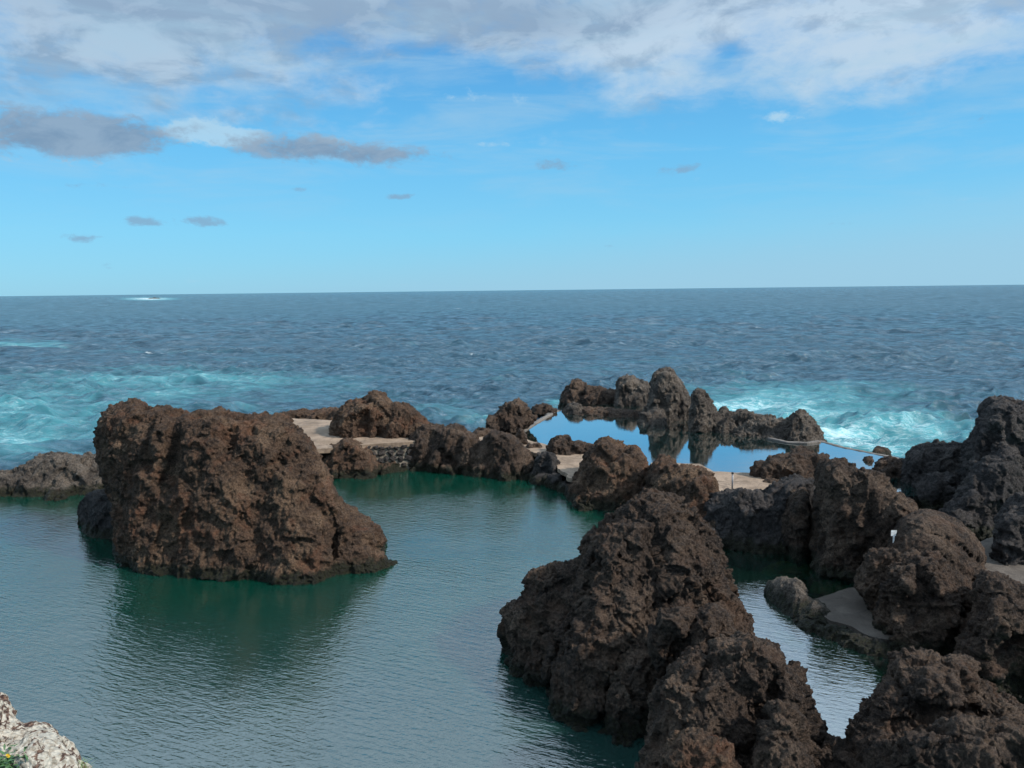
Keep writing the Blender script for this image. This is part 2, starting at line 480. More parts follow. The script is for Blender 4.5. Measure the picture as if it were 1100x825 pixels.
def rock(label, lobes, mat='brown', px=1.35, zmin=-1.4, amp=1.0, k=0.35, group='lava rocks around the pools', coarse=1.0,
         seed=0, name='lava_rock', lmax=1.9, rel=1.0, ridge=0.0, cracks=(), facet=1.0):
    prep = []
    lo = np.array([1e9] * 3); hi = -lo
    dmin = 1e9
    for L in lobes:
        if L['base']:
            bu = np.array([p[0] for p in L['base']], float)
            bd = np.array([at_z(p[0], p[1], L['z0'])[1] for p in L['base']])
        else:
            bu = np.array([0.0, 1.0]); bd = np.array([L['df'], L['df']], float)
        near, far = bd.min(), bd.max() + 2 * L['T']
        ztop = -1e9
        for (u, v) in L['poly']:
            for y in (near, far + 2):
                p = at_y(u, v, y); lo = np.minimum(lo, p); hi = np.maximum(hi, p)
            ztop = max(ztop, at_y(u, v, (near + far) / 2)[2])
        ext = abs(L['lean']) * max(ztop - L['z0'], 0)
        lo[1] = min(lo[1], near - ext * (L['lean'] < 0)); hi[1] = max(hi[1], far + ext * (L['lean'] > 0))
        dmin = min(dmin, near)
        prep.append((L, bu, bd, poly_sdf_raster(L['poly'])))
    m = 0.35
    lo -= m; hi += m
    lo[2] = max(lo[2], zmin - 0.2)
    fine = px * dmin / F
    levels = 2 if fine < 0.05 else 1
    vox = fine * (2 ** levels)
    ns = np.ceil((hi - lo) / vox).astype(int) + 1
    while ns.prod() > 3.2e6:
        vox *= 1.15; ns = np.ceil((hi - lo) / vox).astype(int) + 1
    xs = lo[0] + np.arange(ns[0]) * vox; ys = lo[1] + np.arange(ns[1]) * vox; zs = lo[2] + np.arange(ns[2]) * vox
    X, Y, Z = np.meshgrid(xs.astype(np.float32), ys.astype(np.float32), zs.astype(np.float32), indexing='ij')
    u, v = proj(X, Y, Z)
    f = None
    so = 17.3 * seed
    size = float(min(hi[0] - lo[0], hi[2] - lo[2]))
    sg = -1.0 if ridge >= 0.5 else 1.0
    vst = 1.0 + ridge * 1.3
    Lc = min(lmax, max(0.7, size * 0.36))
    w1 = perlin(X / (Lc * 1.3) + so, Y / (Lc * 1.3), Z / (Lc * 1.3)) * 0.5
    c1 = np.abs(perlin(X / Lc + so + 5 + w1, Y / Lc + 3 + w1, Z / (Lc * 1.25 * vst) + w1))
    c2 = np.abs(perlin(X / (Lc * .5) - so + w1, Y / (Lc * .5) + 9, Z / (Lc * .58 * vst) + 4 - w1))
    cn = ((c1 * 2 - MA) * 0.17 * Lc + (c2 * 2 - MA) * 0.11 * Lc) * sg
    for (L, bu, bd, ra) in prep:
        s = sample(ra, u, v) * (Y / F)
        if L['base']:
            df = np.interp(u, bu, bd)
        else:
            df = L['df']
        T = L['T']; R_ = L['R']
        dc = df + T + L['lean'] * np.clip(Z - L['z0'], -3, 8)
        a = np.maximum(1 + s / R_, 0)
        bb = (Y - dc) / T
        bb = np.abs(bb)
        amin = a if f is None else np.minimum(amin, a)
        q = (a ** 2.5 + bb ** 2.5) ** 0.4 - 1
        d = q * min(R_, T)
        f = d if f is None else None if False else (lambda h: d * h + f * (1 - h) - k * h * (1 - h))(np.clip(0.5 + 0.5 * (f - d) / k, 0, 1))
    # relief shows mostly on the faces; near the outline it is gentler
    att = 1 - 0.75 * np.clip((amin - 0.55) / 0.45, 0, 1)
    f = f - cn * coarse * 0.9 * att + 0.02 * size ** 0.5
    for (cp, cw, cd) in cracks:                 # clefts
        dd = np.full(u.shape, 1e9, np.float32)
        for (p, q) in zip(cp[:-1], cp[1:]):
            ex, ey = q[0] - p[0], q[1] - p[1]; LL = ex * ex + ey * ey + 1e-6
            tt = np.clip(((u - p[0]) * ex + (v - p[1]) * ey) / LL, 0, 1)
            dd = np.minimum(dd, (u - p[0] - tt * ex) ** 2 + (v - p[1] - tt * ey) ** 2)
        wob = 1 + 0.8 * w1
        f = f + cd * wob * np.exp(-np.sqrt(dd) / cw)
    f = np.maximum(f, (zmin - Z))
    # closed at the border of the block
    f[0] = f[-1] = 1; f[:, 0] = f[:, -1] = 1; f[:, :, 0] = 1; f[:, :, -1] = 1
    g = openvdb.FloatGrid(background=1.0)
    g.copyFromArray(np.ascontiguousarray(np.clip(f, -1, 1).astype(np.float32)), tolerance=0.0)
    g.transform = openvdb.createLinearTransform(voxelSize=float(vox))
    pts, quads = g.convertToQuads(isovalue=0.0)
    V = np.array(pts, np.float32) + lo.astype(np.float32)
    quads = np.array(quads, np.int32)[:, ::-1]
    me = bpy.data.meshes.new('tmp')
    n = len(quads)
    me.vertices.add(len(V)); me.vertices.foreach_set('co', V.ravel())
    me.loops.add(n * 4); me.loops.foreach_set('vertex_index', quads.ravel())
    me.polygons.add(n); me.polygons.foreach_set('loop_start', np.arange(0, n * 4, 4, dtype=np.int32))
    me.update(calc_edges=True)
    to = bpy.data.objects.new('tmp', me); COL.objects.link(to)
    md = to.modifiers.new('s', 'SUBSURF'); md.levels = levels; md.render_levels = levels
    dg = bpy.context.evaluated_depsgraph_get(); dg.update()
    ev = to.evaluated_get(dg)
    m2 = bpy.data.meshes.new_from_object(ev)
    bpy.data.objects.remove(to); bpy.data.meshes.remove(me)
    nv = len(m2.vertices)
    co = np.empty(nv * 3, np.float32); m2.vertices.foreach_get('co', co); co = co.reshape(-1, 3)

    def normals():
        nn = np.empty(nv * 3, np.float32); m2.vertex_normals.foreach_get('vector', nn); return nn.reshape(-1, 3)
    edge = vox / 2 ** levels
    # stage one: lumps of half a metre to a metre; stage two: clinker detail
    for stage, ls in ((0, (1.05, 0.52)), (1, (0.27, 0.135, 0.07, 0.036, 0.018))):
        N = normals()
        x, y, z = co[:, 0], co[:, 1], co[:, 2]
        ws = 0.9 if stage == 0 else 0.22
        wx = perlin(x / ws + 40 + so, y / ws, z / ws) * 0.25 * ws
        wz = perlin(x / ws, y / ws + 70, z / ws + so) * 0.25 * ws
        d = np.zeros(nv, np.float32)
        prev = None
        for Lx in ls:
            if Lx < edge * 2.0: continue
            nz = np.abs(perlin((x + wx) / Lx + so, (y + wz) / Lx + 11, (z + wx) / (Lx * (1.1 + ridge * 0.9)) + 5))
            w = 1.0 if prev is None else (0.45 + 0.9 * np.clip(prev * 2, 0, 1))
            kk = (0.15 * sg if stage == 0 else 0.25)
            d += (nz * 2 - MA) * kk * Lx * amp * w
            prev = nz
        for Lf, af in (((1.25, 0.16), (0.50, 0.17)) if stage == 0 else ((0.2, 0.16),)):
            if facet <= 0 or Lf < edge * 3: continue
            t_, g_ = facets((x + wx) / Lf + so, (y + wz) / Lf, (z + wx * .5) / (Lf * (1.15 + ridge)))
            d += (t_ * af - g_ * 0.05) * Lf * facet * amp
        if stage == 1:
            Lp = max(0.11, edge * 3.2)
            pn = perlin(x / Lp + 3 * so, y / Lp, z / (Lp * 1.2))
            d -= np.clip((pn - 0.22) * 2.5, 0, 1) * Lp * 0.38 * min(amp, 1.0) * (0 if facet < 0.6 else 1)
        co += N * d[:, None]
        m2.vertices.foreach_set('co', co.ravel()); m2.update()
    # origin at the base
    org = np.array([(co[:, 0].min() + co[:, 0].max()) / 2, (co[:, 1].min() + co[:, 1].max()) / 2, max(zmin, co[:, 2].min())], np.float32)
    co -= org
    m2.vertices.foreach_set('co', co.ravel())
    m2.polygons.foreach_set('use_smooth', np.ones(len(m2.polygons), bool))
    m2.name = name
    m2.materials.clear(); m2.materials.append(M[mat]); m2.update()
    o = bpy.data.objects.new(name, m2); COL.objects.link(o); o.location = [float(t) for t in org]
    TOTAL[0] += nv
    return tag(o, label, 'rock', group)


exec_rocks = True
# --- 1 the big block in the left pool
rock('huge reddish brown lava block with flat jagged top standing alone in the left lagoon', [
    lobe([(104, 470), (103, 457), (112, 445), (122, 436), (140, 430), (153, 432), (160, 438), (182, 437), (200, 443), (222, 442),
          (240, 438), (252, 442), (262, 449), (285, 450), (298, 458), (312, 480), (330, 520), (345, 560), (350, 600), (350, 670), (118, 670), (122, 600), (122, 575),
          (121, 545), (113, 515), (105, 490)], 2.6, 1.3, base=[(100, 606), (150, 616), (240, 620), (330, 626), (380, 628)], lean=0.16),
    lobe([(270, 452), (285, 448), (308, 446), (320, 453), (332, 470), (339, 484), (348, 497), (356, 512), (362, 530), (374, 545), (392, 556),
          (408, 566), (414, 580), (408, 600), (395, 660), (250, 660), (240, 520)], 2.2, 1.0, base=[(240, 618), (330, 622), (360, 619), (420, 606)], lean=0.22),
    lobe([(275, 560), (300, 545), (330, 540), (352, 560), (362, 590), (360, 660), (265, 660), (262, 600)], 0.8, 1.1, base=[(260, 624), (320, 628), (365, 626)], lean=0.25),
    lobe([(380, 585), (405, 592), (424, 600), (427, 608), (418, 640), (380, 640)], 0.7, 0.5, base=[(370, 620), (430, 608)], lean=0.2),
    lobe([(205, 465), (228, 455), (245, 470), (262, 520), (268, 570), (262, 640), (190, 640), (196, 560), (190, 500)], 0.7, 1.0, base=[(180, 622), (270, 626)], lean=0.18),
], 'brown', px=1.25, amp=0.9, cracks=[([(243, 440), (246, 480), (232, 515)], 3, 0.2), ([(185, 445), (192, 480), (176, 520)], 4, 0.12), ([(318, 455), (300, 490), (290, 530)], 5, 0.16), ([(345, 540), (362, 575), (348, 625)], 4, 0.3)], seed=4.3, coarse=0.34)
# --- low reef behind it
rock('low dark grey reef stretching out of the picture left of the huge block', [
    lobe([(-260, 520), (-180, 505), (-90, 515), (-20, 510), (20, 504), (40, 492), (58, 487), (80, 491), (105, 489), (118, 497), (126, 512), (140, 560), (90, 575), (-260, 590)],
         2.6, 0.7, base=[(-260, 540), (0, 536), (60, 537), (100, 532), (140, 530)], lean=0.9)], 'grey', seed=2, ridge=0.6, coarse=0.6)
rock('smooth rounded dark boulder against the left foot of the huge block', [
    lobe([(85, 545), (90, 533), (104, 526), (122, 527), (140, 540), (140, 600), (96, 600), (86, 562)], 1.1, 0.9, base=[(80, 570), (100, 578), (140, 582)], lean=0.2)],
     'black', seed=3, coarse=0.4, amp=0.6)
# --- far terrace group on the left
rock('low brown ridge on the seaward side of the left concrete terrace', [
    lobe([(290, 452), (305, 443), (322, 440), (340, 441), (360, 438), (368, 440), (372, 470), (290, 475)], 1.6, 0.5, df=57.5, lean=0.3)],
     'brown', px=1.0, seed=4, amp=0.8, coarse=0.6)
rock('broad brown peak rising from the left concrete terrace', [
    lobe([(355, 474), (358, 455), (364, 441), (375, 433), (388, 431), (402, 421), (412, 424), (420, 434), (436, 434), (448, 443), (457, 455), (461, 470), (461, 490), (356, 490)],
         2.0, 1.0, df=48.0, lean=0.22),
    lobe([(405, 452), (428, 437), (445, 442), (459, 456), (462, 490), (402, 490)], 1.3, 0.8, df=47.7, lean=0.2)], 'brown', px=1.0, seed=5, ridge=0.35, coarse=0.8)
rock('brown pointed rock at the waterline below the left concrete terrace', [
    lobe([(330, 515), (345, 492), (356, 480), (370, 470), (382, 473), (395, 484), (404, 498), (412, 530), (335, 545)], 1.3, 0.9,
         base=[(330, 510), (360, 515), (415, 513)], lean=0.12),
    lobe([(398, 500), (420, 496), (437, 502), (440, 530), (396, 530)], 0.8, 0.5, base=[(395, 511), (440, 507)], lean=0.4)], 'brown', seed=6, coarse=0.8)
rock('wide brown rock bank right of the stone retaining wall', [
    lobe([(435, 510), (436, 475), (448, 461), (462, 455), (478, 459), (492, 457), (508, 466), (520, 478), (524, 540), (436, 540)], 1.8, 0.8,
         base=[(430, 505), (470, 508), (525, 513)], lean=0.3)], 'umber', seed=7, ridge=0.6, coarse=0.9)
rock('crinkled brown hump in front of the path between lagoon and outer pool', [
    lobe([(505, 515), (509, 487), (521, 470), (530, 462), (545, 465), (558, 476), (568, 487), (574, 498), (578, 545), (506, 545)], 1.5, 0.8,
         base=[(500, 512), (540, 517), (580, 514)], lean=0.28)], 'umber', seed=8, ridge=0.8, coarse=0.9)
rock('small dark rock poking over the left edge of the tan path', [
    lobe([(572, 505), (575, 492), (583, 486), (594, 488), (599, 497), (598, 510), (605, 520), (620, 530), (620, 550), (575, 550)], 0.9, 0.5,
         base=[(565, 514), (590, 521), (625, 530)], lean=0.3)], 'black', seed=9, coarse=0.7)
rock('little upright dark stone at the left corner of the outer pool', [
    lobe([(552, 476), (556, 462), (560, 459), (564, 463), (566, 478), (566, 490), (552, 490)], 0.4, 0.3, df=49.0, lean=0.1)], 'umber', seed=10, amp=0.6, coarse=0.4)
rock('very low dark stone at the foot of the little upright stone', [
    lobe([(566, 478), (574, 474), (580, 475), (584, 480), (582, 488), (566, 488)], 0.4, 0.25, df=48.0, lean=0.1)], 'umber', seed=11, amp=0.6, coarse=0.4)
rock('narrow dark ledge between foaming surf and the left pool wall', [
    lobe([(505, 468), (510, 462), (520, 460), (532, 464), (545, 466), (556, 470), (556, 488), (505, 488)], 1.0, 0.4, df=51.5, lean=0.3)], 'umber', seed=12, amp=0.7, coarse=0.5)
rock('grey brown reef outcrop behind the left pool wall', [
    lobe([(523, 466), (527, 451), (538, 440), (549, 433), (556, 429), (561, 435), (568, 442), (577, 448), (572, 455), (560, 464), (552, 482), (523, 482)], 1.4, 0.4, df=54.5, lean=0.6)],
     'umber', facet=1.7,  px=1.0, seed=13, ridge=0.8, coarse=0.4)
rock('small dark reef knob at the far left end of the outer pool', [
    lobe([(571, 441), (577, 434), (588, 433), (594, 438), (601, 441), (590, 447), (572, 447)], 0.9, 0.35, df=64.0, lean=0.4)], 'umber', px=1.0, seed=14, amp=0.8, coarse=0.6)
rock('dark craggy bank below the tan path at the lagoon edge', [
    lobe([(562, 520), (572, 508), (585, 505), (597, 512), (606, 518), (616, 523), (628, 528), (640, 532), (640, 575), (565, 560)], 1.6, 0.5,
         base=[(560, 516), (590, 524), (612, 536), (640, 545)], lean=0.25)], 'black', seed=61, ridge=0.5, coarse=0.6)
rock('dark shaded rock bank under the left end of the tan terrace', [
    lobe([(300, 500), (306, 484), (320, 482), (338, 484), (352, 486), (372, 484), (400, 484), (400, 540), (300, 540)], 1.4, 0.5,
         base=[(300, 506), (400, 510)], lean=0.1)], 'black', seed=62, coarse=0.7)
# --- outer sea stacks
rock('leftmost dark stack of the outer pool with a notched top', [
    lobe([(600, 440), (605, 424), (613, 412), (618, 408), (626, 411), (631, 424), (637, 436), (637, 460), (600, 460)], 1.8, 0.9, df=70.5, lean=0.3),
    lobe([(624, 430), (632, 416), (640, 415), (648, 417), (662, 421), (672, 430), (678, 445), (676, 462), (622, 462)], 1.6, 0.9, df=69.5, lean=0.3)], 'umber', px=1.0, seed=15, ridge=0.8, coarse=0.9)
rock('rounded low grey rock at the foot of the leftmost outer stack', [
    lobe([(604, 440), (612, 433), (622, 434), (628, 442), (630, 462), (603, 462)], 0.8, 0.5, base=[(600, 444), (630, 446)], z0=0.6, lean=0.4)], 'grey', px=1.0, seed=16, amp=0.6, coarse=0.4)
rock('low flat dark ledge at the waterline below the left outer stacks', [
    lobe([(612, 446), (628, 438), (650, 438), (672, 441), (692, 443), (700, 448), (700, 470), (614, 470)], 2.6, 0.35, base=[(610, 446), (650, 447.5), (700, 451)], z0=0.6, lean=1.5)], 'umber', px=1.0, seed=64, amp=0.8, coarse=0.4)
rock('blocky grey stack with twin shoulders second from the left of the outer pool', [
    lobe([(658, 446), (662, 424), (664, 410), (672, 405), (681, 403), (686, 409), (696, 411), (701, 425), (708, 445), (708, 470), (658, 470)], 1.9, 0.9, df=67.5, lean=0.3)],
     'grey', px=1.0, seed=17, ridge=0.8, coarse=0.9)
rock('tallest grey brown sea stack in the middle of the outer pool rim', [
    lobe([(690, 452), (697, 430), (699, 412), (704, 400), (712, 395), (722, 397), (731, 408), (737, 420), (742, 430), (744, 455), (744, 480), (690, 480)], 2.0, 0.9,
         base=[(690, 452), (744, 453)], z0=0.6, lean=0.25)], 'grey', px=1.0, seed=18, ridge=0.8, coarse=0.9)
rock('slanted light grey boulder leaning at the foot of the tallest stack', [
    lobe([(684, 458), (690, 444), (703, 438), (713, 440), (718, 452), (718, 478), (684, 478)], 1.0, 0.7, base=[(680, 457), (720, 457)], z0=0.6, lean=0.5)], 'grey', px=1.0, seed=19, ridge=0.7, amp=0.8, coarse=0.6)
rock('tooth shaped dark sea stack right of the tallest one', [
    lobe([(741, 464), (742, 440), (744, 424), (750, 417), (758, 421), (766, 436), (774, 450), (784, 462), (788, 484), (741, 484)], 1.4, 0.9,
         base=[(738, 465), (788, 464)], z0=0.6, lean=0.2)], 'grey', px=1.0, seed=20, ridge=0.8, coarse=0.8)
rock('long jagged grey reef rim running right from the tooth shaped stack', [
    lobe([(768, 452), (775, 440), (790, 443), (800, 440), (810, 445), (825, 448), (838, 452), (848, 449), (856, 443), (862, 442), (872, 452), (880, 464), (887, 474), (888, 492), (770, 492)], 1.5, 0.6,
         base=[(760, 464), (800, 468), (840, 472), (888, 476)], z0=0.6, lean=1.2),
    lobe([(848, 470), (851, 448), (860, 441), (869, 447), (880, 462), (884, 490), (848, 490)], 1.0, 0.6, base=[(840, 474), (888, 478)], z0=0.6, lean=0.3)], 'grey', px=1.0, seed=21, ridge=0.8, coarse=1.0)
rock('small flat dark rock on the far rim of the outer pool', [
    lobe([(935, 486), (941, 479), (950, 480), (957, 486), (956, 500), (935, 500)], 0.7, 0.35, df=48.2, lean=0.3)], 'umber', px=1.0, seed=22, amp=0.7, coarse=0.4)
rock('tiny dark islet in the still water near the right end of the outer pool', [
    lobe([(927, 495), (930, 491), (937, 491), (940, 496), (938, 503), (928, 503)], 0.45, 0.25, base=[(925, 496), (941, 497)], z0=0.6, lean=0.3)], 'umber', seed=23, amp=0.6, coarse=0.3, zmin=-0.3)
# --- rocks between lagoon and the outer pool
rock('low long brown rock on the pool side of the tan path', [
    lobe([(589, 484), (592, 475), (600, 469), (608, 468), (618, 473), (628, 476), (640, 478), (645, 488), (640, 500), (590, 500)], 0.9, 0.5, df=45.5, lean=0.4)], 'umber', px=1.0, seed=24, coarse=0.6, amp=0.8)
rock('brown pyramid shaped rock at the right end of the tan path', [
    lobe([(604, 545), (610, 524), (622, 506), (632, 488), (642, 475), (654, 470), (664, 474), (672, 482), (682, 480), (690, 492), (700, 505), (706, 520), (708, 580), (604, 580)], 2.0, 1.1,
         base=[(600, 542), (630, 548), (710, 550)], lean=0.38)], 'brown', seed=25, ridge=0.7, coarse=0.8)
rock('brown craggy rock bank between the pyramid rock and the metal post', [
    lobe([(696, 560), (697, 510), (702, 497), (712, 490), (722, 494), (733, 500), (746, 500), (757, 508), (765, 520), (772, 540), (790, 560), (790, 620), (696, 620)], 2.0, 1.0,
         base=[(690, 560), (740, 580), (790, 590)], lean=0.45)], 'brown', seed=26, ridge=0.5, coarse=0.9)
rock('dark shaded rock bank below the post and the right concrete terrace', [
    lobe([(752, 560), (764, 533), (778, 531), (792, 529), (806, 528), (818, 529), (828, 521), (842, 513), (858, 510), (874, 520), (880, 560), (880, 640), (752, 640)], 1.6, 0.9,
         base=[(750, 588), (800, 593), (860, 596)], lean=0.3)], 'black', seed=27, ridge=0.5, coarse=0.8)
for i, (a, lab) in enumerate([(826, 'left one of two small stones at the dark waterline of the side pool'), (837, 'right one of two small stones at the dark waterline of the side pool')]):
    rock(lab, [lobe([(a - 5, 600), (a - 3, 586), (a + 1, 583), (a + 5, 588), (a + 6, 610), (a - 5, 610)], 0.4, 0.3, base=[(a - 8, 594 + i), (a + 8, 596 + i)], lean=0.1)],
         'black', seed=28 + i, amp=0.6, coarse=0.3, zmin=-0.8, group='two small stones at the side pool waterline')
rock('layered brown rock with slanting slabs right of the concrete terrace', [
    lobe([(810, 510), (812, 498), (825, 495), (838, 490), (850, 488), (858, 484), (868, 485), (885, 491), (900, 498), (905, 540), (830, 545), (812, 520)], 1.8, 0.7, df=38.8, lean=0.9)],
     'umber', seed=30, ridge=0.8, coarse=0.9)
rock('small flat dark stone lying on the concrete terrace beside the post', [
    lobe([(790, 513), (793, 510), (806, 510), (809, 514), (806, 522), (791, 522)], 0.35, 0.18, df=41.8, lean=0.2)], 'black', seed=31, amp=0.3, coarse=0.15, zmin=0.3)
rock('big dark reddish brown boulder right of the side pool', [
    lobe([(836, 600), (838, 560), (842, 535), (852, 524), (870, 516), (878, 540), (880, 600), (878, 660), (834, 660)], 2.0, 1.0, base=[(830, 590), (850, 603), (890, 616)], lean=0.12),
    lobe([(868, 600), (872, 540), (876, 512), (888, 500), (902, 497), (916, 500), (930, 499), (945, 512), (962, 528), (982, 541), (990, 556), (985, 600), (975, 680), (868, 680)], 1.5, 1.1,
         base=[(865, 612), (900, 624), (990, 642)], lean=0.06)], 'umber', px=1.3, cracks=[([(874, 505), (868, 560), (870, 620)], 4, 0.6), ([(925, 510), (935, 560), (925, 620)], 5, 0.4)], seed=32, ridge=0.5, coarse=0.75)
rock('brown knobbly rock behind the big dark boulder at the right end of the outer pool', [
    lobe([(938, 508), (943, 495), (952, 491), (965, 493), (980, 499), (985, 520), (990, 570), (938, 570)], 1.6, 0.6, df=40.5, lean=0.5)], 'umber', seed=33, coarse=0.8)
rock('dark angular rock between outer pool end and the tall crag', [
    lobe([(968, 545), (972, 510), (974, 490), (982, 481), (996, 478), (1012, 477), (1040, 476), (1060, 480), (1060, 580), (968, 580)], 2.2, 0.9, df=38.5, lean=0.35),
    lobe([(990, 560), (994, 520), (1006, 510), (1024, 510), (1034, 530), (1034, 580), (990, 580)], 1.2, 0.8, df=36.5, lean=0.3)], 'black', seed=34, ridge=0.6, coarse=0.9)
rock('tall crag darkened for shade at the right edge against the turquoise sea', [
    lobe([(1030, 540), (1033, 500), (1036, 480), (1046, 462), (1054, 448), (1058, 436), (1066, 429), (1078, 428), (1095, 432), (1130, 424), (1180, 440), (1240, 470), (1250, 620), (1030, 610)], 2.6, 1.1, df=35.0, lean=0.22),
    lobe([(1000, 560), (1025, 535), (1040, 520), (1058, 495), (1075, 480), (1090, 486), (1098, 520), (1100, 620), (1000, 600)], 1.4, 1.0, df=32.6, lean=0.3)], 'black', px=1.3, seed=35, ridge=0.55, coarse=0.8)
rock('rounded dark boulder above the sandy path at the right edge', [
    lobe([(1069, 585), (1072, 560), (1082, 545), (1100, 535), (1130, 520), (1170, 540), (1180, 620), (1110, 640), (1090, 640), (1070, 625)], 1.3, 0.9, df=26.4, lean=0.25),
    ], 'black', seed=36, coarse=0.6, zmin=0.3)
rock('small dark stone on the sandy path at the right edge', [
    lobe([(1092, 618), (1098, 611), (1112, 611), (1120, 618), (1120, 628), (1094, 626)], 0.35, 0.25, df=26.5, lean=0.2)], 'black', seed=37, amp=0.5, coarse=0.2, zmin=0.3)
# --- right foreground
rock('large smooth domed brown rock with a long slanting crack beside the white notice', [
    lobe([(948, 600), (958, 572), (970, 554), (988, 546), (1008, 548), (1028, 556), (1045, 571), (1057, 592), (1064, 618), (1068, 660), (1068, 760), (948, 760)], 2.3, 1.9,
         df=23.9, lean=0.35)],
     'umber', px=1.2, seed=38, coarse=0.16, amp=0.6, facet=0.5, cracks=[([(1000, 572), (1018, 580), (1032, 588), (1045, 600), (1060, 610)], 1.6, 0.45), ([(1000, 590), (1030, 612), (1064, 640)], 2.0, 0.3)])
rock('craggy dark brown rock mass below the dome with its foot in the side pool', [
    lobe([(925, 625), (928, 606), (940, 592), (955, 590), (975, 600), (975, 660), (930, 660)], 0.8, 0.6, df=23.4, lean=0.3),
    lobe([(938, 690), (941, 660), (947, 632), (962, 608), (985, 594), (1008, 602), (1024, 624), (1040, 642), (1050, 680), (1050, 790), (940, 790)], 1.5, 1.0,
         base=[(930, 700), (1060, 716)], lean=0.25),
    lobe([(1018, 720), (1026, 690), (1040, 645), (1056, 617), (1072, 616), (1090, 628), (1108, 642), (1140, 664), (1180, 700), (1190, 800), (1020, 800)], 2.4, 1.0, df=19.6, z0=1.0, lean=0.3)],
     'umber', px=1.25, seed=63, coarse=0.75, cracks=[([(1060, 640), (1030, 680), (1018, 720)], 5, 0.6), ([(985, 610), (980, 650), (990, 690)], 4, 0.3)])
rock('rough crumbly brown rock mass filling the bottom right corner', [
    lobe([(868, 1060), (876, 835), (884, 800), (896, 790), (912, 788), (926, 764), (941, 742), (953, 720), (970, 708), (990, 705), (1012, 711), (1024, 706), (1040, 710), (1056, 732),
          (1078, 745), (1104, 760), (1150, 790), (1220, 850), (1240, 1060)], 2.2, 1.3, df=11.2, lean=0.75),
    lobe([(950, 900), (975, 800), (1010, 775), (1050, 770), (1100, 790), (1140, 840), (1140, 1060), (950, 1060)], 1.2, 0.9, df=10.2, lean=0.6),
    lobe([(884, 830), (890, 783), (894, 776), (900, 780), (910, 830)], 0.35, 0.3, df=13.0, lean=0.4)],
     'umber', px=1.2, cracks=[([(955, 725), (990, 760), (1030, 765), (1070, 775)], 6, 0.4), ([(900, 790), (935, 830)], 5, 0.4)], seed=39, coarse=0.6, zmin=-0.6)
# --- centre foreground
rock('big crumbly brown rock mound rising out of the lagoon in the centre foreground', [
    lobe([(604, 640), (620, 604), (632, 578), (650, 560), (672, 545), (690, 533), (704, 529), (722, 534), (742, 548), (760, 563), (772, 580), (777, 606), (786, 630), (798, 655),
          (806, 690), (815, 760), (812, 860), (640, 860), (610, 760)], 2.6, 1.6, df=17.6, lean=0.62),
    lobe([(540, 672), (541, 655), (552, 645), (563, 640), (566, 620), (580, 610), (600, 604), (630, 605), (648, 630), (652, 700), (630, 760), (600, 762), (570, 742), (548, 730), (545, 700)], 1.5, 0.9,
         base=[(530, 722), (560, 736), (650, 742)], lean=0.35),
    lobe([(585, 720), (590, 695), (606, 674), (628, 668), (650, 676), (664, 700), (662, 760), (650, 840), (596, 840), (588, 780)], 1.1, 0.8, base=[(580, 770), (620, 785), (670, 790)], lean=0.3),
    lobe([(626, 800), (632, 752), (650, 722), (672, 706), (700, 706), (716, 740), (716, 860), (630, 860)], 1.1, 0.8, base=[(620, 796), (720, 806)], lean=0.32),
    lobe([(700, 660), (722, 640), (748, 640), (770, 650), (786, 680), (790, 740), (700, 740)], 0.8, 0.8, df=16.6, z0=1.5, lean=0.5)],
     'umber', px=1.15, cracks=[([(722, 640), (692, 662), (668, 700), (655, 732), (640, 800)], 5, 0.6), ([(640, 600), (625, 650), (600, 700), (588, 760)], 5, 0.4), ([(760, 640), (735, 690), (706, 740), (695, 800)], 6, 0.7), ([(700, 560), (715, 610), (700, 650)], 5, 0.25)], seed=40, coarse=0.62)
rock('rough brown rock shoulder in front of the centre mound with its foot out of frame', [
    lobe([(690, 900), (698, 790), (706, 745), (722, 712), (746, 694), (772, 688), (800, 687), (824, 692), (842, 706), (858, 728), (868, 752), (878, 786), (886, 830), (900, 1050), (690, 1050)], 1.7, 1.2,
         df=12.6, lean=0.5),
    lobe([(800, 900), (812, 790), (826, 770), (848, 772), (868, 800), (884, 850), (890, 1050), (800, 1050)], 0.9, 0.7, df=11.6, lean=0.5)],
     'umber', px=1.15, cracks=[([(760, 700), (748, 760), (742, 830)], 5, 0.4), ([(840, 715), (820, 765), (800, 825)], 5, 0.4)], seed=41, coarse=0.6, zmin=-0.8)
rock('small reddish brown boulder at the bottom edge in front of the rock shoulder', [
    lobe([(722, 860), (724, 812), (732, 794), (748, 786), (766, 790), (780, 806), (790, 850), (800, 1050), (722, 1050)], 0.8, 0.6, df=11.2, lean=0.4)],
     'brown', px=1.3, seed=42, coarse=0.5, zmin=-0.8)
rock('smooth light grey rock jutting into the side pool', [
    lobe([(818, 634), (821, 625), (835, 620), (850, 621), (862, 628), (870, 640), (884, 648), (896, 660), (900, 690), (860, 690), (840, 670), (824, 652)], 0.9, 0.5,
         base=[(812, 636), (830, 650), (855, 668), (880, 676), (905, 682)], lean=1.1)], 'grey', px=1.2, seed=43, coarse=0.35, amp=0.5, zmin=-1.0)

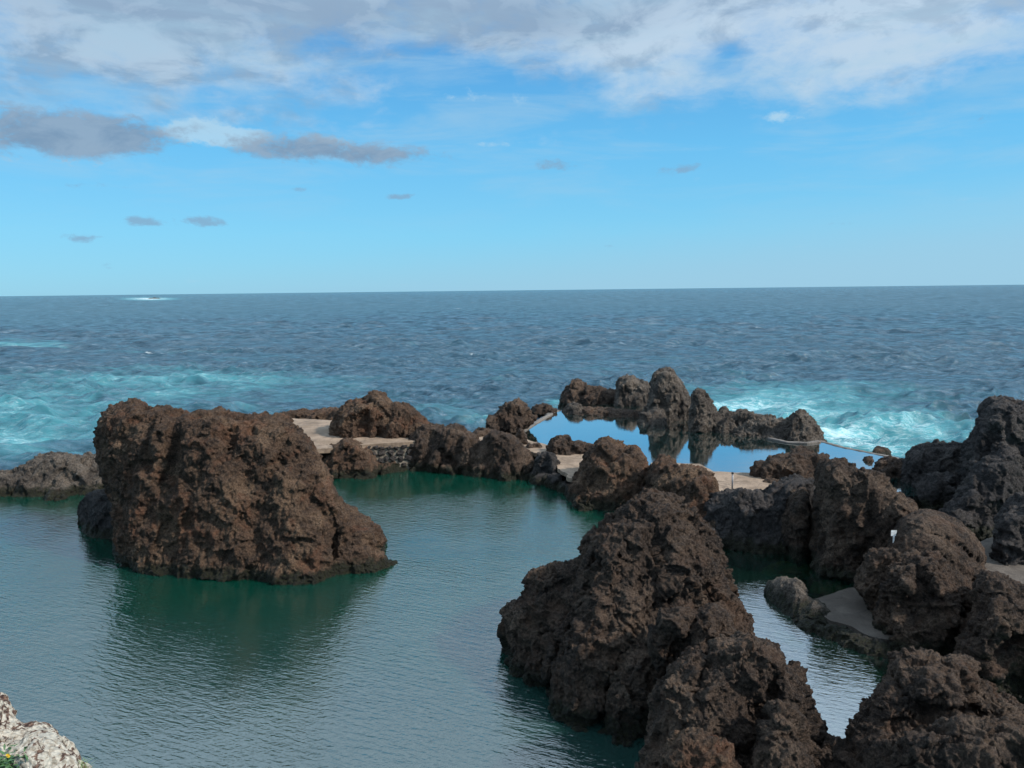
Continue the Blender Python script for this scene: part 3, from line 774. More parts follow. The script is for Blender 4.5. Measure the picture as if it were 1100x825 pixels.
# ------------------------------------------------------------------ slabs, terraces and paths
def slab(name, pix, z, thick, mat, relief=0.03, cell=0.18, parent=None, slope=None, warp=0.12, skirt_mat=None):
    """a poured slab: its outline measured at its own level, gridded, uneven, with real sides"""
    P = [at_z(u, v, z(u, v) if callable(z) else z) for (u, v) in pix]
    P2 = np.array([(p[0], p[1]) for p in P])
    # densify the outline
    out = []
    for i in range(len(P2)):
        a, c = P2[i], P2[(i + 1) % len(P2)]
        n = max(1, int(np.linalg.norm(c - a) / cell))
        for j in range(n): out.append(a + (c - a) * j / n)
    out = np.array(out)
    wx = perlin(out[:, 0] * 1.3, out[:, 1] * 1.3, np.zeros(len(out))) * warp
    wy = perlin(out[:, 0] * 1.3 + 9, out[:, 1] * 1.3, np.ones(len(out))) * warp
    out = out + np.stack([wx, wy], 1)
    from mathutils.geometry import delaunay_2d_cdt
    lo = out.min(0); hi = out.max(0)
    gx, gy = np.meshgrid(np.arange(lo[0], hi[0], cell), np.arange(lo[1], hi[1], cell))
    gp = np.stack([gx.ravel(), gy.ravel()], 1) + RNG.uniform(-0.3, 0.3, (gx.size, 2)) * cell
    # inside test
    ins = np.zeros(len(gp), bool); n = len(out)
    for i in range(n):
        a, c = out[i], out[(i + 1) % n]
        cond = ((a[1] > gp[:, 1]) != (c[1] > gp[:, 1]))
        with np.errstate(divide='ignore', invalid='ignore'):
            xi = (c[0] - a[0]) * (gp[:, 1] - a[1]) / (c[1] - a[1] + 1e-12) + a[0]
        ins ^= cond & (gp[:, 0] < xi)
    gp = gp[ins]
    allp = [Vector((float(p[0]), float(p[1]))) for p in np.concatenate([out, gp])]
    vs, es, fs, ov, oe, of = delaunay_2d_cdt(allp, [(i, (i + 1) % n) for i in range(n)], [list(range(n))], 1, 1e-4)
    vs = np.array([(v.x, v.y) for v in vs])
    zz = perlin(vs[:, 0] / 1.7, vs[:, 1] / 1.7, np.full(len(vs), 3.3)) * relief + perlin(vs[:, 0] / .4, vs[:, 1] / .4, np.full(len(vs), 1.3)) * relief * .35
    if callable(z):
        uu, vv = proj(vs[:, 0], vs[:, 1], np.full(len(vs), 0.8))
        zb = np.array([z(a, c) for a, c in zip(uu, vv)])
    else:
        zb = np.full(len(vs), float(z))
    if slope is not None:
        zb = zb + slope(vs[:, 0], vs[:, 1])
    V = [(a[0], a[1], b) for a, b in zip(vs, zb + zz)]
    faces = [tuple(f) for f in fs]
    # boundary edges -> sides
    cnt = {}
    for f in faces:
        for i in range(len(f)):
            e = (f[i], f[(i + 1) % len(f)]); key = (min(e), max(e)); cnt.setdefault(key, []).append(e)
    bd = [v[0] for v in cnt.values() if len(v) == 1]
    low = {}
    for a, c in bd:
        for q in (a, c):
            if q not in low:
                low[q] = len(V); V.append((V[q][0], V[q][1], V[q][2] - thick))
    for a, c in bd:
        faces.append((c, a, low[a], low[c]))
    cx = np.mean([p[0] for p in V]); cy = np.mean([p[1] for p in V])
    o = link_mesh(name, np.array(V), faces, M[mat], parent, smooth=False, origin=(cx, cy, (float(z) if not callable(z) else 0.5) - thick))
    return o


tag(slab('concrete_terrace', [(290, 449), (330, 450), (372, 452), (470, 458), (470, 472), (440, 475), (398, 477), (370, 480), (330, 483), (300, 486), (285, 470)], 1.75, 0.28, 'concrete', cell=0.3),
    'tan concrete bathing terrace around the broad brown peak on the left', 'terrace')
tag(slab('concrete_terrace', [(700, 497), (752, 498), (767, 506), (790, 508), (835, 508), (880, 515), (880, 545), (740, 545), (700, 520)], 0.80, 2.2, 'concrete', cell=0.3),
    'small tan concrete terrace with the metal post beside the outer pool', 'terrace')
tag(slab('concrete_path', [(500, 468), (560, 470), (572, 474), (592, 479), (648, 484), (660, 500), (655, 520), (618, 517), (608, 509), (598, 500), (585, 488), (560, 483), (505, 480)], 1.00, 0.22, 'concrete', cell=0.25, warp=0.25),
    'worn tan concrete path between the lagoon rocks and the outer pool', 'path')
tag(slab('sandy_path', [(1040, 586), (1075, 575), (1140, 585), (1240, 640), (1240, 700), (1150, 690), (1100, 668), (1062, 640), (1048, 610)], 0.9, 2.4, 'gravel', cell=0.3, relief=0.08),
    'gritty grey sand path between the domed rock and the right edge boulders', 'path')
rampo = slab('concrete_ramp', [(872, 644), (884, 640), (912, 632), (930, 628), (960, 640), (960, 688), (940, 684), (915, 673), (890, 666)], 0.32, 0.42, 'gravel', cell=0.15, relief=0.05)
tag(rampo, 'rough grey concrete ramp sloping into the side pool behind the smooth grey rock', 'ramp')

# strata ledge under the ramp (dark undercut rock)
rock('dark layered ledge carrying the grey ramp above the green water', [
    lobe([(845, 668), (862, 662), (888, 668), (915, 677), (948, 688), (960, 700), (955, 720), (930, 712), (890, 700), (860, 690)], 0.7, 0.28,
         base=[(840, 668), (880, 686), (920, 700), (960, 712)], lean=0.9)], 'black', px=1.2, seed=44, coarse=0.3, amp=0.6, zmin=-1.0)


def wall_edge(pix, z, w, h, name, mat):
    """a low poured wall following a measured line"""
    P = [at_z(u, v, z) for (u, v) in pix]
    pts = []
    for i in range(len(P) - 1):
        n = max(1, int(np.linalg.norm(P[i + 1] - P[i]) / 0.3))
        for j in range(n): pts.append(P[i] + (P[i + 1] - P[i]) * j / n)
    pts.append(P[-1]); pts = np.array(pts)
    V = []; Fc = []
    for i, p in enumerate(pts):
        d = pts[min(i + 1, len(pts) - 1)] - pts[max(i - 1, 0)]
        nx = np.array([-d[1], d[0]]) / (np.linalg.norm(d[:2]) + 1e-9)
        j = random.uniform(-0.02, 0.02)
        for sgn, zz in ((-1, -h), (-1, -0.04), (-0.75, 0.0), (0.75, 0.0), (1, -0.04), (1, -h)):
            V.append((p[0] + nx[0] * sgn * w / 2, p[1] + nx[1] * sgn * w / 2, z + zz + (j if zz > -h else 0)))
    k = 6
    for i in range(len(pts) - 1):
        for a in range(k - 1):
            Fc.append((i * k + a, i * k + a + 1, (i + 1) * k + a + 1, (i + 1) * k + a))
    Fc.append(tuple(range(k))); Fc.append(tuple(range((len(pts) - 1) * k, len(pts) * k))[::-1])
    m = pts.mean(0)
    return link_mesh(name, np.array(V), Fc, M[mat], None, False, origin=(m[0], m[1], z - h))


tag(wall_edge([(548, 463), (562, 462), (574, 454), (588, 446), (592, 444)], 0.70, 0.35, 1.9, 'pool_wall', 'edge'), 'slim grey concrete pool wall on the left side of the outer pool', 'pool wall')
tag(wall_edge([(826, 470), (846, 474), (866, 475), (880, 473)], 0.72, 0.30, 1.9, 'pool_wall', 'edge'), 'slim grey concrete pool wall below the long jagged reef rim', 'pool wall')
tag(wall_edge([(880, 473), (905, 480), (935, 486), (965, 492), (986, 498), (1000, 501)], 0.63, 0.35, 2.2, 'pool_wall', 'edge'), 'long straight overflow wall at the seaward right end of the outer pool', 'pool wall')
tag(wall_edge([(588, 445), (594, 442), (601, 440.5)], 0.64, 0.5, 1.9, 'pool_wall', 'edge'), 'short low pool wall at the far left corner of the outer pool', 'pool wall')


# ------------------------------------------------------------------ stone retaining wall
def stone_wall():
    z1 = 1.52
    a = at_z(380, 478.0, 1.75)[:2]; c = at_z(446, 474.5, 1.75)[:2]
    a = np.array([a[0], a[1] + 0.12]); c = np.array([c[0], c[1] + 0.12])
    root = empty('stone_wall', ((a[0] + c[0]) / 2, (a[1] + c[1]) / 2, -0.3))
    tag(root, 'retaining wall of dark rounded stones in pale mortar under the left terrace', 'wall')
    org = np.array(root.location)
    d = c - a; L = np.linalg.norm(d); d /= L; nrm = np.array([d[1], -d[0]])
    # mortar body
    V = []; Fc = []
    nx, nz = 26, 16
    for i in range(nx + 1):
        for j in range(nz + 1):
            s = L * i / nx; z = -0.3 + (z1 + 0.3) * j / nz
            o_ = 0.03 * random.uniform(-1, 1) + 0.05
            p = a + d * s + nrm * o_
            V.append((p[0] - org[0], p[1] - org[1], z - org[2]))
    for i in range(nx):
        for j in range(nz):
            q = i * (nz + 1) + j
            Fc.append((q, q + nz + 1, q + nz + 2, q + 1))
    nb = len(V)
    for i, j in ((0, 0), (nx, 0), (nx, nz), (0, nz)):
        s = L * i / nx; z = -0.3 + (z1 + 0.3) * j / nz; p = a + d * s - nrm * 0.6
        V.append((p[0] - org[0], p[1] - org[1], z - org[2]))
    link_mesh('mortar', V, Fc + [(nb, nb + 3, nb + 2, nb + 1)], M['mortar'], root, False)
    # stones: irregular, in one mesh (the masonry of one wall)
    V = []; Fc = []
    import bmesh
    bm = bmesh.new()
    z = -0.25; row = 0
    while z < z1 - 0.1:
        hgt = random.uniform(0.26, 0.40)
        s = -0.1 + (0.2 if row % 2 else 0)
        while s < L + 0.1:
            wd = random.uniform(0.26, 0.66)
            t = bmesh.new(); bmesh.ops.create_icosphere(t, subdivisions=3, radius=1.0)
            ph = random.uniform(0, 50)
            cc = a + d * (s + wd / 2) + nrm * 0.03; cz = z + hgt / 2 + random.uniform(-.07, .07); tilt_ = random.uniform(-0.5, 0.5)
            for vtx in t.verts:
                q = vtx.co.copy()
                e = 0.6
                q = Vector([math.copysign(abs(t_) ** e, t_) for t_ in q])
                nn = float(perlin(np.array([q.x * 1.1 + ph]), np.array([q.y * 1.1]), np.array([q.z * 1.1]))[0]) * 0.5 + 0.9
                lx = q.x * wd * 0.44 * nn; ly = q.y * 0.16 * nn; lz = q.z * hgt * 0.46 * nn
                lx, lz = lx * math.cos(tilt_) - lz * math.sin(tilt_), lx * math.sin(tilt_) * 0.6 + lz * math.cos(tilt_)
                w_ = cc + d * lx + nrm * (-ly)
                vtx.co = Vector((w_[0] - org[0], w_[1] - org[1], cz + lz - org[2]))
            me = bpy.data.meshes.new('t'); t.to_mesh(me); bm.from_mesh(me); bpy.data.meshes.remove(me); t.free()
            s += wd + 0.03
        z += hgt + 0.02; row += 1
    me = bpy.data.meshes.new('masonry'); bm.to_mesh(me); bm.free()
    me.polygons.foreach_set('use_smooth', np.ones(len(me.polygons), bool))
    me.materials.append(M['black']); o = bpy.data.objects.new('masonry', me); COL.objects.link(o); o.parent = root


stone_wall()


# ------------------------------------------------------------------ post and white notice
def tube(p0, p1, r0, r1, seg=14, cap=True):
    p0 = np.array(p0, float); p1 = np.array(p1, float)
    ax = p1 - p0; ax /= np.linalg.norm(ax)
    t = np.array([1.0, 0, 0]) if abs(ax[0]) < 0.8 else np.array([0, 1.0, 0])
    x = np.cross(ax, t); x /= np.linalg.norm(x); y = np.cross(ax, x)
    V = []; Fc = []
    for p, r in ((p0, r0), (p1, r1)):
        for i in range(seg):
            a = 2 * math.pi * i / seg
            V.append(p + (x * math.cos(a) + y * math.sin(a)) * r)
    for i in range(seg):
        Fc.append((i, (i + 1) % seg, seg + (i + 1) % seg, seg + i))
    if cap:
        Fc.append(tuple(range(seg))[::-1]); Fc.append(tuple(range(seg, 2 * seg)))
    return V, Fc


M['steel'] = plain('dull_grey_steel', (0.16, 0.17, 0.19), 0.45, 0.5, 0.6)
M['white'] = plain('white_painted_board', (0.80, 0.80, 0.78), 0.5)
M['blackcap'] = plain('black_rubber_cap', (0.02, 0.02, 0.02), 0.6)
pb = at_z(786.5, 529, 0.82)
root = tag(empty('metal_post', (pb[0], pb[1], 0.80)), 'slim grey metal post standing on the edge of the small concrete terrace', 'post')
V, Fc = tube((0, 0, -0.2), (0, 0, 0.98), 0.04, 0.04); link_mesh('pole', V, Fc, M['steel'], root)
V, Fc = tube((0, 0, 0.975), (0, 0, 1.05), 0.065, 0.055); link_mesh('cap', V, Fc, M['blackcap'], root)
V, Fc = tube((0, 0, -0.02), (0, 0, 0.035), 0.11, 0.11); link_mesh('base_plate', V, Fc, M['steel'], root)

bpy.context.view_layer.update()
_hit = sc.ray_cast(bpy.context.evaluated_depsgraph_get(), Vector((0, 0, CAM_Z)), Vector([float(t) for t in ray(960, 579)]).normalized())
sb = at_y(960, 579, _hit[1].y - 0.12) if _hit[0] else at_y(960, 579, 24)
root = tag(empty('notice_board', (sb[0], sb[1], sb[2] - 0.05)), 'small white notice on a short stand wedged between two dark rocks', 'sign')


def board(w, h, t, zc, skew=0.0):
    V = []
    for y in (-t / 2, t / 2):
        for x, z in ((-w / 2, -h / 2), (w / 2 - skew, -h / 2 + skew * .4), (w / 2, h / 2), (-w / 2, h / 2 - 0.01)):
            V.append((x, y, z + zc))
    return V, [(0, 1, 2, 3), (7, 6, 5, 4), (0, 4, 5, 1), (1, 5, 6, 2), (2, 6, 7, 3), (3, 7, 4, 0)]


V, Fc = board(0.19, 0.21, 0.012, 0.26, 0.03); link_mesh('panel', V, Fc, M['white'], root, False)
V, Fc = board(0.055, 0.30, 0.014, 0.06); link_mesh('stake', V, Fc, M['white'], root, False)
root.rotation_euler = (0, 0, R(-8))


# ------------------------------------------------------------------ submerged things in the side pool
def boulder_mesh(name, loc, r, mat, label, group, seed):
    import bmesh
    t = bmesh.new(); bmesh.ops.create_icosphere(t, subdivisions=5, radius=1.0)
    me = bpy.data.meshes.new(name); t.to_mesh(me); t.free()
    n = len(me.vertices); co = np.empty(n * 3, np.float32); me.vertices.foreach_get('co', co); co = co.reshape(-1, 3)
    d = 1 + 0.35 * perlin(co[:, 0] * 1.1 + seed, co[:, 1] * 1.1, co[:, 2] * 1.1) + 0.12 * perlin(co[:, 0] * 3 + seed, co[:, 1] * 3, co[:, 2] * 3)
    co = co * d[:, None] * np.array(r, np.float32)
    me.vertices.foreach_set('co', co.ravel()); me.polygons.foreach_set('use_smooth', np.ones(len(me.polygons), bool))
    me.materials.append(mat); me.update()
    o = bpy.data.objects.new(name, me); COL.objects.link(o); o.location = [float(a) for a in loc]
    return tag(o, label, 'rock', group)


G = 'sunken boulders in the side pool'
for i, (u, v, z, r, lab) in enumerate([
        (912, 728, -0.75, (0.95, 0.75, 0.55), 'large round green sunken boulder below the dark layered ledge'),
        (936, 698, -0.35, (0.5, 0.4, 0.3), 'yellow brown sunken boulder touching the foot of the domed rock'),
        (893, 704, -0.7, (0.5, 0.4, 0.3), 'small green sunken boulder just under the dark layered ledge'),
        (905, 632, -0.35, (1.2, 0.9, 0.22), 'flat yellow brown sunken shelf between the big boulder and the grey ramp'),
        (800, 594, -0.6, (1.6, 1.2, 0.45), 'dark green sunken boulder along the shaded rock bank'),
        (860, 612, -0.4, (1.3, 0.6, 0.25), 'olive sunken stone along the foot of the big dark boulder')]):
    boulder_mesh('sunken_boulder', at_z(u, v, z), r, M['algae'], lab, G, 3.7 * i)
p = [at_z(u, v, -0.30) for u, v in ((836, 674), (853, 679), (866, 692), (848, 691))]
p = [at_z(829, 681, -0.15), at_z(837, 676, -0.15), at_z(866, 692, -0.15), at_z(856, 698, -0.15)]
V = [tuple(q) for q in p] + [(q[0], q[1], q[2] - 0.12) for q in p]
cq = np.mean(p, 0)  # thin pale oblong just below the side pool surface
tag(link_mesh('pale_oblong', np.array(V), [(0, 1, 2, 3), (7, 6, 5, 4), (0, 4, 5, 1), (1, 5, 6, 2), (2, 6, 7, 3), (3, 7, 4, 0)], M['slab'], None, False, origin=(cq[0], cq[1], cq[2] - 0.12)),
    'pale oblong shape under the water of the side pool', 'slab')


# ------------------------------------------------------------------ water sheets and sea floor
def sheet(name, pts, z, mat):
    V = [(p[0], p[1], z) for p in pts]
    o = link_mesh(name, np.array(V), [tuple(range(len(V)))], M[mat], None, False)
    if o.data.polygons[0].normal.z < 0: o.data.flip_normals()
    return tag(o, kind='structure')


def W(u, v, z): return at_z(u, v, z)[:2]


seam = [W(706, 552, 0), W(720, 600, 0), W(740, 700, 0), W(760, 800, 0), W(780, 1000, 0), W(800, 1800, 0)]
sheet('lagoon_water', [W(-400, 530, 0), W(0, 524, 0), W(110, 515, 0), W(240, 502, 0), W(330, 500, 0), W(430, 499, 0), W(560, 503, 0), W(590, 510, 0), W(650, 530, 0), W(706, 535, 0)]
      + seam + [(4, 2), (-40, 2), (-60, 20)], 0.0, 'lagoon')
sheet('side_pool_water', [W(706, 535, 0), W(760, 560, 0), W(860, 580, 0), W(960, 610, 0), W(1040, 680, 0), W(1040, 900, 0), W(1040, 1800, 0)] + seam[::-1], 0.0, 'sidepool')
sheet('outer_pool_water', [W(548, 473, 0.6), W(570, 456, 0.6), W(592, 445, 0.6), W(610, 438, 0.6), W(660, 434, 0.6), W(730, 438, 0.6), W(800, 452, 0.6), W(880, 473.5, 0.6),
                           W(935, 486.5, 0.6), W(986, 498.5, 0.6), W(1005, 502, 0.6), W(1005, 530, 0.6), W(900, 545, 0.6), W(780, 545, 0.6), W(690, 530, 0.6), W(600, 490, 0.6), W(560, 480, 0.6)],
      0.6, 'outerpool')


def basin():
    pts = [W(548, 473, 0.6), W(570, 456, 0.6), W(592, 445, 0.6), W(610, 438, 0.6), W(660, 434, 0.6), W(730, 438, 0.6), W(800, 452, 0.6), W(880, 473.5, 0.6),
           W(935, 486.5, 0.6), W(986, 498.5, 0.6), W(1005, 502, 0.6), W(1005, 530, 0.6), W(900, 545, 0.6), W(780, 545, 0.6), W(690, 530, 0.6), W(600, 490, 0.6), W(560, 480, 0.6)]
    n = len(pts)
    V = [(p[0], p[1], 0.56) for p in pts] + [(p[0], p[1], -2.2) for p in pts] + [(p[0], p[1], -0.9) for p in pts]
    Fc = [tuple(range(2 * n, 3 * n))]
    for i in range(n):
        j = (i + 1) % n; Fc.append((i, j, n + j, n + i))
    o = link_mesh('pool_floor', np.array(V), Fc, M['seabed'], None, False)
    o.data.materials.append(M['black'])
    for q in o.data.polygons[1:]: q.material_index = 1
    tag(o, kind='structure')


basin()
nx, ny = 160, 120
gx = np.linspace(-75, 60, nx); gy = np.linspace(-4, 56, ny)
GX, GY = np.meshgrid(gx, gy, indexing='ij')
GZ = -2.6 + perlin(GX / 6, GY / 6, np.zeros_like(GX)) * 0.5 + perlin(GX / 1.7, GY / 1.7, np.zeros_like(GX)) * 0.2
side = np.exp(-(((GX - 8) / 4.5) ** 2 + ((GY - 24) / 8) ** 2))
GZ = GZ + side * 1.2
V = np.stack([GX.ravel(), GY.ravel(), GZ.ravel()], 1)
ii = np.arange(nx * ny).reshape(nx, ny)
Fq = np.stack([ii[:-1, :-1].ravel(), ii[1:, :-1].ravel(), ii[1:, 1:].ravel(), ii[:-1, 1:].ravel()], 1)
tag(link_mesh('seabed', V, Fq, M['seabed']), kind='structure')


# ------------------------------------------------------------------ ocean
def ocean():
    za = -1.0
    ncol = 1000
    az = np.linspace(R(-52), R(52), ncol)
    uu = 550 + F * np.tan(az)
    d0 = np.interp(uu, [-800, 0, 100, 300, 560, 700, 985, 1100, 1900], [43, 44, 46.5, 52, 52, 50, 44.8, 45, 44])
    d0 = d0 / np.cos(az)                       # table is in y
    nrow = 900
    t = np.linspace(0, 1, nrow)
    dmax = 26000.0
    inv = (1 / d0)[:, None] * (1 - t) + (1 / dmax) * t
    D = 1 / inv
    X = np.sin(az)[:, None] * D; Y = np.cos(az)[:, None] * D
    row = np.abs(np.gradient(D, axis=1)); colsp = D * (az[1] - az[0])
    sp = np.maximum(row, colsp)
    Z = np.zeros_like(X); DX = np.zeros_like(X); DY = np.zeros_like(X); sl = np.zeros_like(X)
    rng = np.random.default_rng(21)
    waves = []
    for i in range(90):
        lam = math.exp(rng.uniform(math.log(1.0), math.log(13)))
        th = math.pi / 2 + rng.normal() * 0.62 + 0.2
        A = 0.0175 * lam ** 0.74 * rng.uniform(0.6, 1.2)
        waves.append((lam, th, A, rng.uniform(0, 6.28)))
    for lam, th, A in ((27.0, 1.75, 0.17), (21.0, 1.50, 0.13), (16.5, 1.95, 0.10)):
        waves.append((lam, th, A, rng.uniform(0, 6.28)))
    wx = X + 0.0; wy = Y + 0.0
    warp = perlin(X / 45, Y / 45, np.zeros_like(X)) * 5
    grp = 0.75 + 0.9 * perlin(X / 38 + 3, Y / 26, np.zeros_like(X) + 1)
    for lam, th, A, ph in waves:
        kx = math.cos(th) * 2 * math.pi / lam; ky = math.sin(th) * 2 * math.pi / lam
        w = np.clip((lam / sp - 2.2) / 2.5, 0, 1) * A * np.clip(grp, 0.4, 1.3)
        a = kx * wx + ky * (wy + warp) + ph
        Z += np.sin(a) * w
        c = np.cos(a) * w
        DX += c * math.cos(th) * 0.6; DY += c * math.sin(th) * 0.6
        sl += np.sin(a) * w * (2 * math.pi / lam)
    edge = np.clip((D - d0[:, None]) / 3.0, 0, 1)
    Z *= edge
    X2 = X + DX * edge; Y2 = Y + DY * edge
    # surf amount
    def blob(u, v, ru, rv, amp, rot=0.0):
        U, Vp = proj(X, Y, np.full_like(X, za))
        a = (U - u); c = (Vp - v)
        a2 = a * math.cos(rot) + c * math.sin(rot); c2 = -a * math.sin(rot) + c * math.cos(rot)
        return amp * np.exp(-((a2 / ru) ** 2 + (c2 / rv) ** 2))
    surf = blob(60, 445, 230, 34, 0.75) + blob(-60, 480, 160, 30, 0.5) + blob(170, 410, 170, 14, 0.45) + blob(20, 370, 60, 5, 0.9) + blob(135, 378, 60, 3, 0.35)
    surf += blob(900, 455, 130, 28, 0.95, 0.12) + blob(930, 478, 80, 10, 0.9, 0.2) + blob(1010, 465, 60, 16, 0.5) + blob(850, 425, 200, 14, 0.45) + blob(600, 400, 300, 14, 0.12)
    surf += blob(505, 452, 26, 8, 0.95) + blob(470, 440, 60, 12, 0.35) + blob(596, 433, 14, 8, 0.9) + blob(790, 436, 40, 6, 0.6)
    surf += blob(160, 321, 28, 1.6, 1.9) + blob(300, 400, 90, 12, 0.25)
    crest = np.clip(Z / 0.55, 0, 1)
    far = np.clip((D - 250) / 300, 0, 1)
    crest = np.maximum(crest, far * 0.85)
    V = np.stack([X2.ravel(), Y2.ravel(), (Z + za).ravel()], 1)
    ii = np.arange(ncol * nrow).reshape(ncol, nrow)
    Fq = np.stack([ii[:-1, :-1].ravel(), ii[1:, :-1].ravel(), ii[1:, 1:].ravel(), ii[:-1, 1:].ravel()], 1)
    tag(link_mesh('ocean', V, Fq, M['ocean'], attrs={'surf': surf.ravel(), 'crest': crest.ravel()}), kind='structure')


ocean()
# far reef awash near the horizon
pz = at_z(160, 321, -1.0)
dist = pz[1]
px_m = dist / F


def far_reef():
    import bmesh
    n = 60
    V = []; Fc = []
    Lr = 12 * px_m
    for i in range(n + 1):
        s = i / n; x = (s - 0.5) * Lr
        h = px_m * 1.5 * (math.sin(math.pi * s) ** 0.4) * (0.8 + 0.35 * math.sin(9 * s + 1) * math.sin(23 * s)) + 0.2
        for k_, (yy, zz) in enumerate(((-0.9, -0.5), (-0.5, 0.6), (0, 1.0), (0.5, 0.55), (0.9, -0.5))):
            V.append((x, yy * px_m * 3, zz * h))
    for i in range(n):
        for k_ in range(4):
            q = i * 5 + k_; Fc.append((q, q + 5, q + 6, q + 1))
    o = link_mesh('sea_rock', np.array(V), Fc, M['black'], None, True)
    p_ = at_z(166, 320.8, -1.0); o.location = (p_[0], p_[1], -1.0)
    tag(o, 'low black reef awash in white foam far out near the horizon', 'rock')


far_reef()

# ------------------------------------------------------------------ lichen rock and plants, bottom left
LICHEN = rock('pale lichen crusted rock in the bottom left corner under the viewer', [
    lobe([(-60, 770), (-20, 742), (-2, 733), (7, 736), (13, 747), (16, 770), (24, 778), (42, 777), (52, 780), (61, 797), (69, 808), (78, 820), (86, 838), (100, 900), (95, 1000), (-60, 1000)], 0.45, 0.16,
         df=2.45, z0=9.5, lean=0.5)], 'lichen', px=1.6, seed=50, coarse=0.06, amp=0.6, facet=0.5, zmin=8.2, lmax=0.8, group='lava rocks around the pools', k=0.05)


def leaf(V, Fc, p, dirv, upv, L, w, bend=0.3):
    dirv = np.array(dirv, float); dirv /= np.linalg.norm(dirv)
    s = np.cross(dirv, upv); s /= (np.linalg.norm(s) + 1e-9); n = np.cross(s, dirv)
    b = len(V)
    prof = [(0, 0.15), (0.25, 0.8), (0.55, 1.0), (0.8, 0.65), (1.0, 0.05)]
    for t, ww in prof:
        c = np.array(p) + dirv * L * t - n * bend * L * t * t
        V.append(c - s * w * ww / 2 + n * w * 0.12); V.append(c); V.append(c + s * w * ww / 2 + n * w * 0.12)
    for i in range(len(prof) - 1):
        for j in range(2):
            q = b + i * 3 + j; Fc.append((q, q + 1, q + 4, q + 3))


M['leaf'] = plain('succulent_leaf_green', (0.05, 0.12, 0.04), 0.5)
M['grassy'] = plain('light_grass_green', (0.13, 0.20, 0.06), 0.6)
M['petal'] = plain('yellow_petal', (0.85, 0.55, 0.02), 0.6)
M['bud'] = plain('orange_flower_centre', (0.55, 0.25, 0.02), 0.7)


def on_rock(u, v):
    o = bpy.data.objects[LICHEN.name]
    d = Vector([float(t) for t in ray(u, v)]).normalized()
    ok, loc, nrm, _ = o.ray_cast(Vector((0, 0, CAM_Z)) - o.location, d)
    return np.array(loc + o.location) if ok else at_y(u, v, 2.6)


def plants():
    base = on_rock(8, 818)
    root = tag(empty('flowering_plant', base), 'dark green leafy plant with one yellow flower on the lichen crusted rock', 'plant')
    V = []; Fc = []
    for i in range(260):
        a = random.uniform(0, 6.28); e = random.uniform(0.1, 1.3)
        dv = (math.cos(a) * math.cos(e), math.sin(a) * math.cos(e), math.sin(e))
        p0 = (random.gauss(-0.02, 0.045), random.gauss(-0.02, 0.03), random.gauss(0.0, 0.02))
        leaf(V, Fc, p0, dv, (0.1, 0.2, 1), random.uniform(0.015, 0.03), random.uniform(0.007, 0.013))
    link_mesh('foliage', V, Fc, M['leaf'], root)
    fp = on_rock(20.5, 812) + np.array([0, -0.05, 0.035]) - base
    V, Fc2 = tube((fp[0] - 0.01, fp[1] + 0.01, fp[2] - 0.05), fp, 0.0012, 0.001, 8)
    link_mesh('stem', V, Fc2, M['leaf'], root)
    V = []; Fc = []
    for i in range(13):
        a = 6.283 * i / 13
        leaf(V, Fc, fp, (math.cos(a), -0.45, math.sin(a)), (0, -1, 0.3), 0.0085, 0.004, 0.1)
    fl = link_mesh('flower', V, Fc, M['petal'], root)
    import bmesh
    bm = bmesh.new(); bmesh.ops.create_uvsphere(bm, u_segments=12, v_segments=8, radius=0.0028)
    me = bpy.data.meshes.new('flower_centre'); bm.to_mesh(me); bm.free(); me.materials.append(M['bud'])
    o = bpy.data.objects.new('flower_centre', me); COL.objects.link(o); o.parent = fl; o.location = (fp[0], fp[1] - 0.003, fp[2])
    # grass-like tuft on the right shoulder of the rock
    base = on_rock(84, 824)
    root = empty('grass_tuft', base)
    tag(root, 'thin pale green grassy tuft on the right shoulder of the lichen crusted rock', 'plant')
    V = []; Fc = []
    for i in range(70):
        a = random.uniform(0, 6.28); e = random.uniform(0.5, 1.45)
        dv = (math.cos(a) * math.cos(e) + 0.15, math.sin(a) * math.cos(e), math.sin(e))
        leaf(V, Fc, (random.gauss(0, 0.018), random.gauss(0, 0.02), random.gauss(-0.02, 0.008)), dv, (0.1, 0.2, 1), random.uniform(0.025, 0.05), 0.0022, random.uniform(0.2, 0.9))
    link_mesh('blades', V, Fc, M['grassy'], root)


plants()

# ------------------------------------------------------------------ light and sky
SUN_EL, SUN_AZ = R(38), R(112)          # azimuth clockwise from +Y (straight out to sea)
sd = Vector((math.sin(SUN_AZ) * math.cos(SUN_EL), math.cos(SUN_AZ) * math.cos(SUN_EL), math.sin(SUN_EL)))
sun = bpy.data.lights.new('sun', 'SUN'); sun.energy = 3.7; sun.angle = R(4); sun.color = (1.0, 0.93, 0.84)
so_ = bpy.data.objects.new('sun', sun); COL.objects.link(so_)
so_.rotation_euler = (-sd).to_track_quat('-Z', 'Y').to_euler()

w = bpy.data.worlds.new('World'); sc.world = w; w.use_nodes = True
nt = w.node_tree; nt.nodes.clear(); b = NB(nt)
sky = b.n('ShaderNodeTexSky'); sky.sky_type = 'NISHITA'; sky.sun_disc = False
sky.sun_elevation = SUN_EL; sky.sun_rotation = SUN_AZ; sky.altitude = 10; sky.air_density = 1.0; sky.dust_density = 0.3; sky.ozone_density = 2.0
tc = b.n('ShaderNodeTexCoord').outputs['Generated']
sx = b.n('ShaderNodeSeparateXYZ'); b.l(tc, sx.inputs[0])
el = b.math('MULTIPLY', b.math('ARCSINE', sx.outputs[2]), 57.2958)
az = b.math('MULTIPLY', b.math('ARCTAN2', sx.outputs[0], sx.outputs[1]), 57.2958)
comb = b.n('ShaderNodeCombineXYZ'); b.l(az, comb.inputs[0]); b.l(el, comb.inputs[1])
ae = comb.outputs[0]


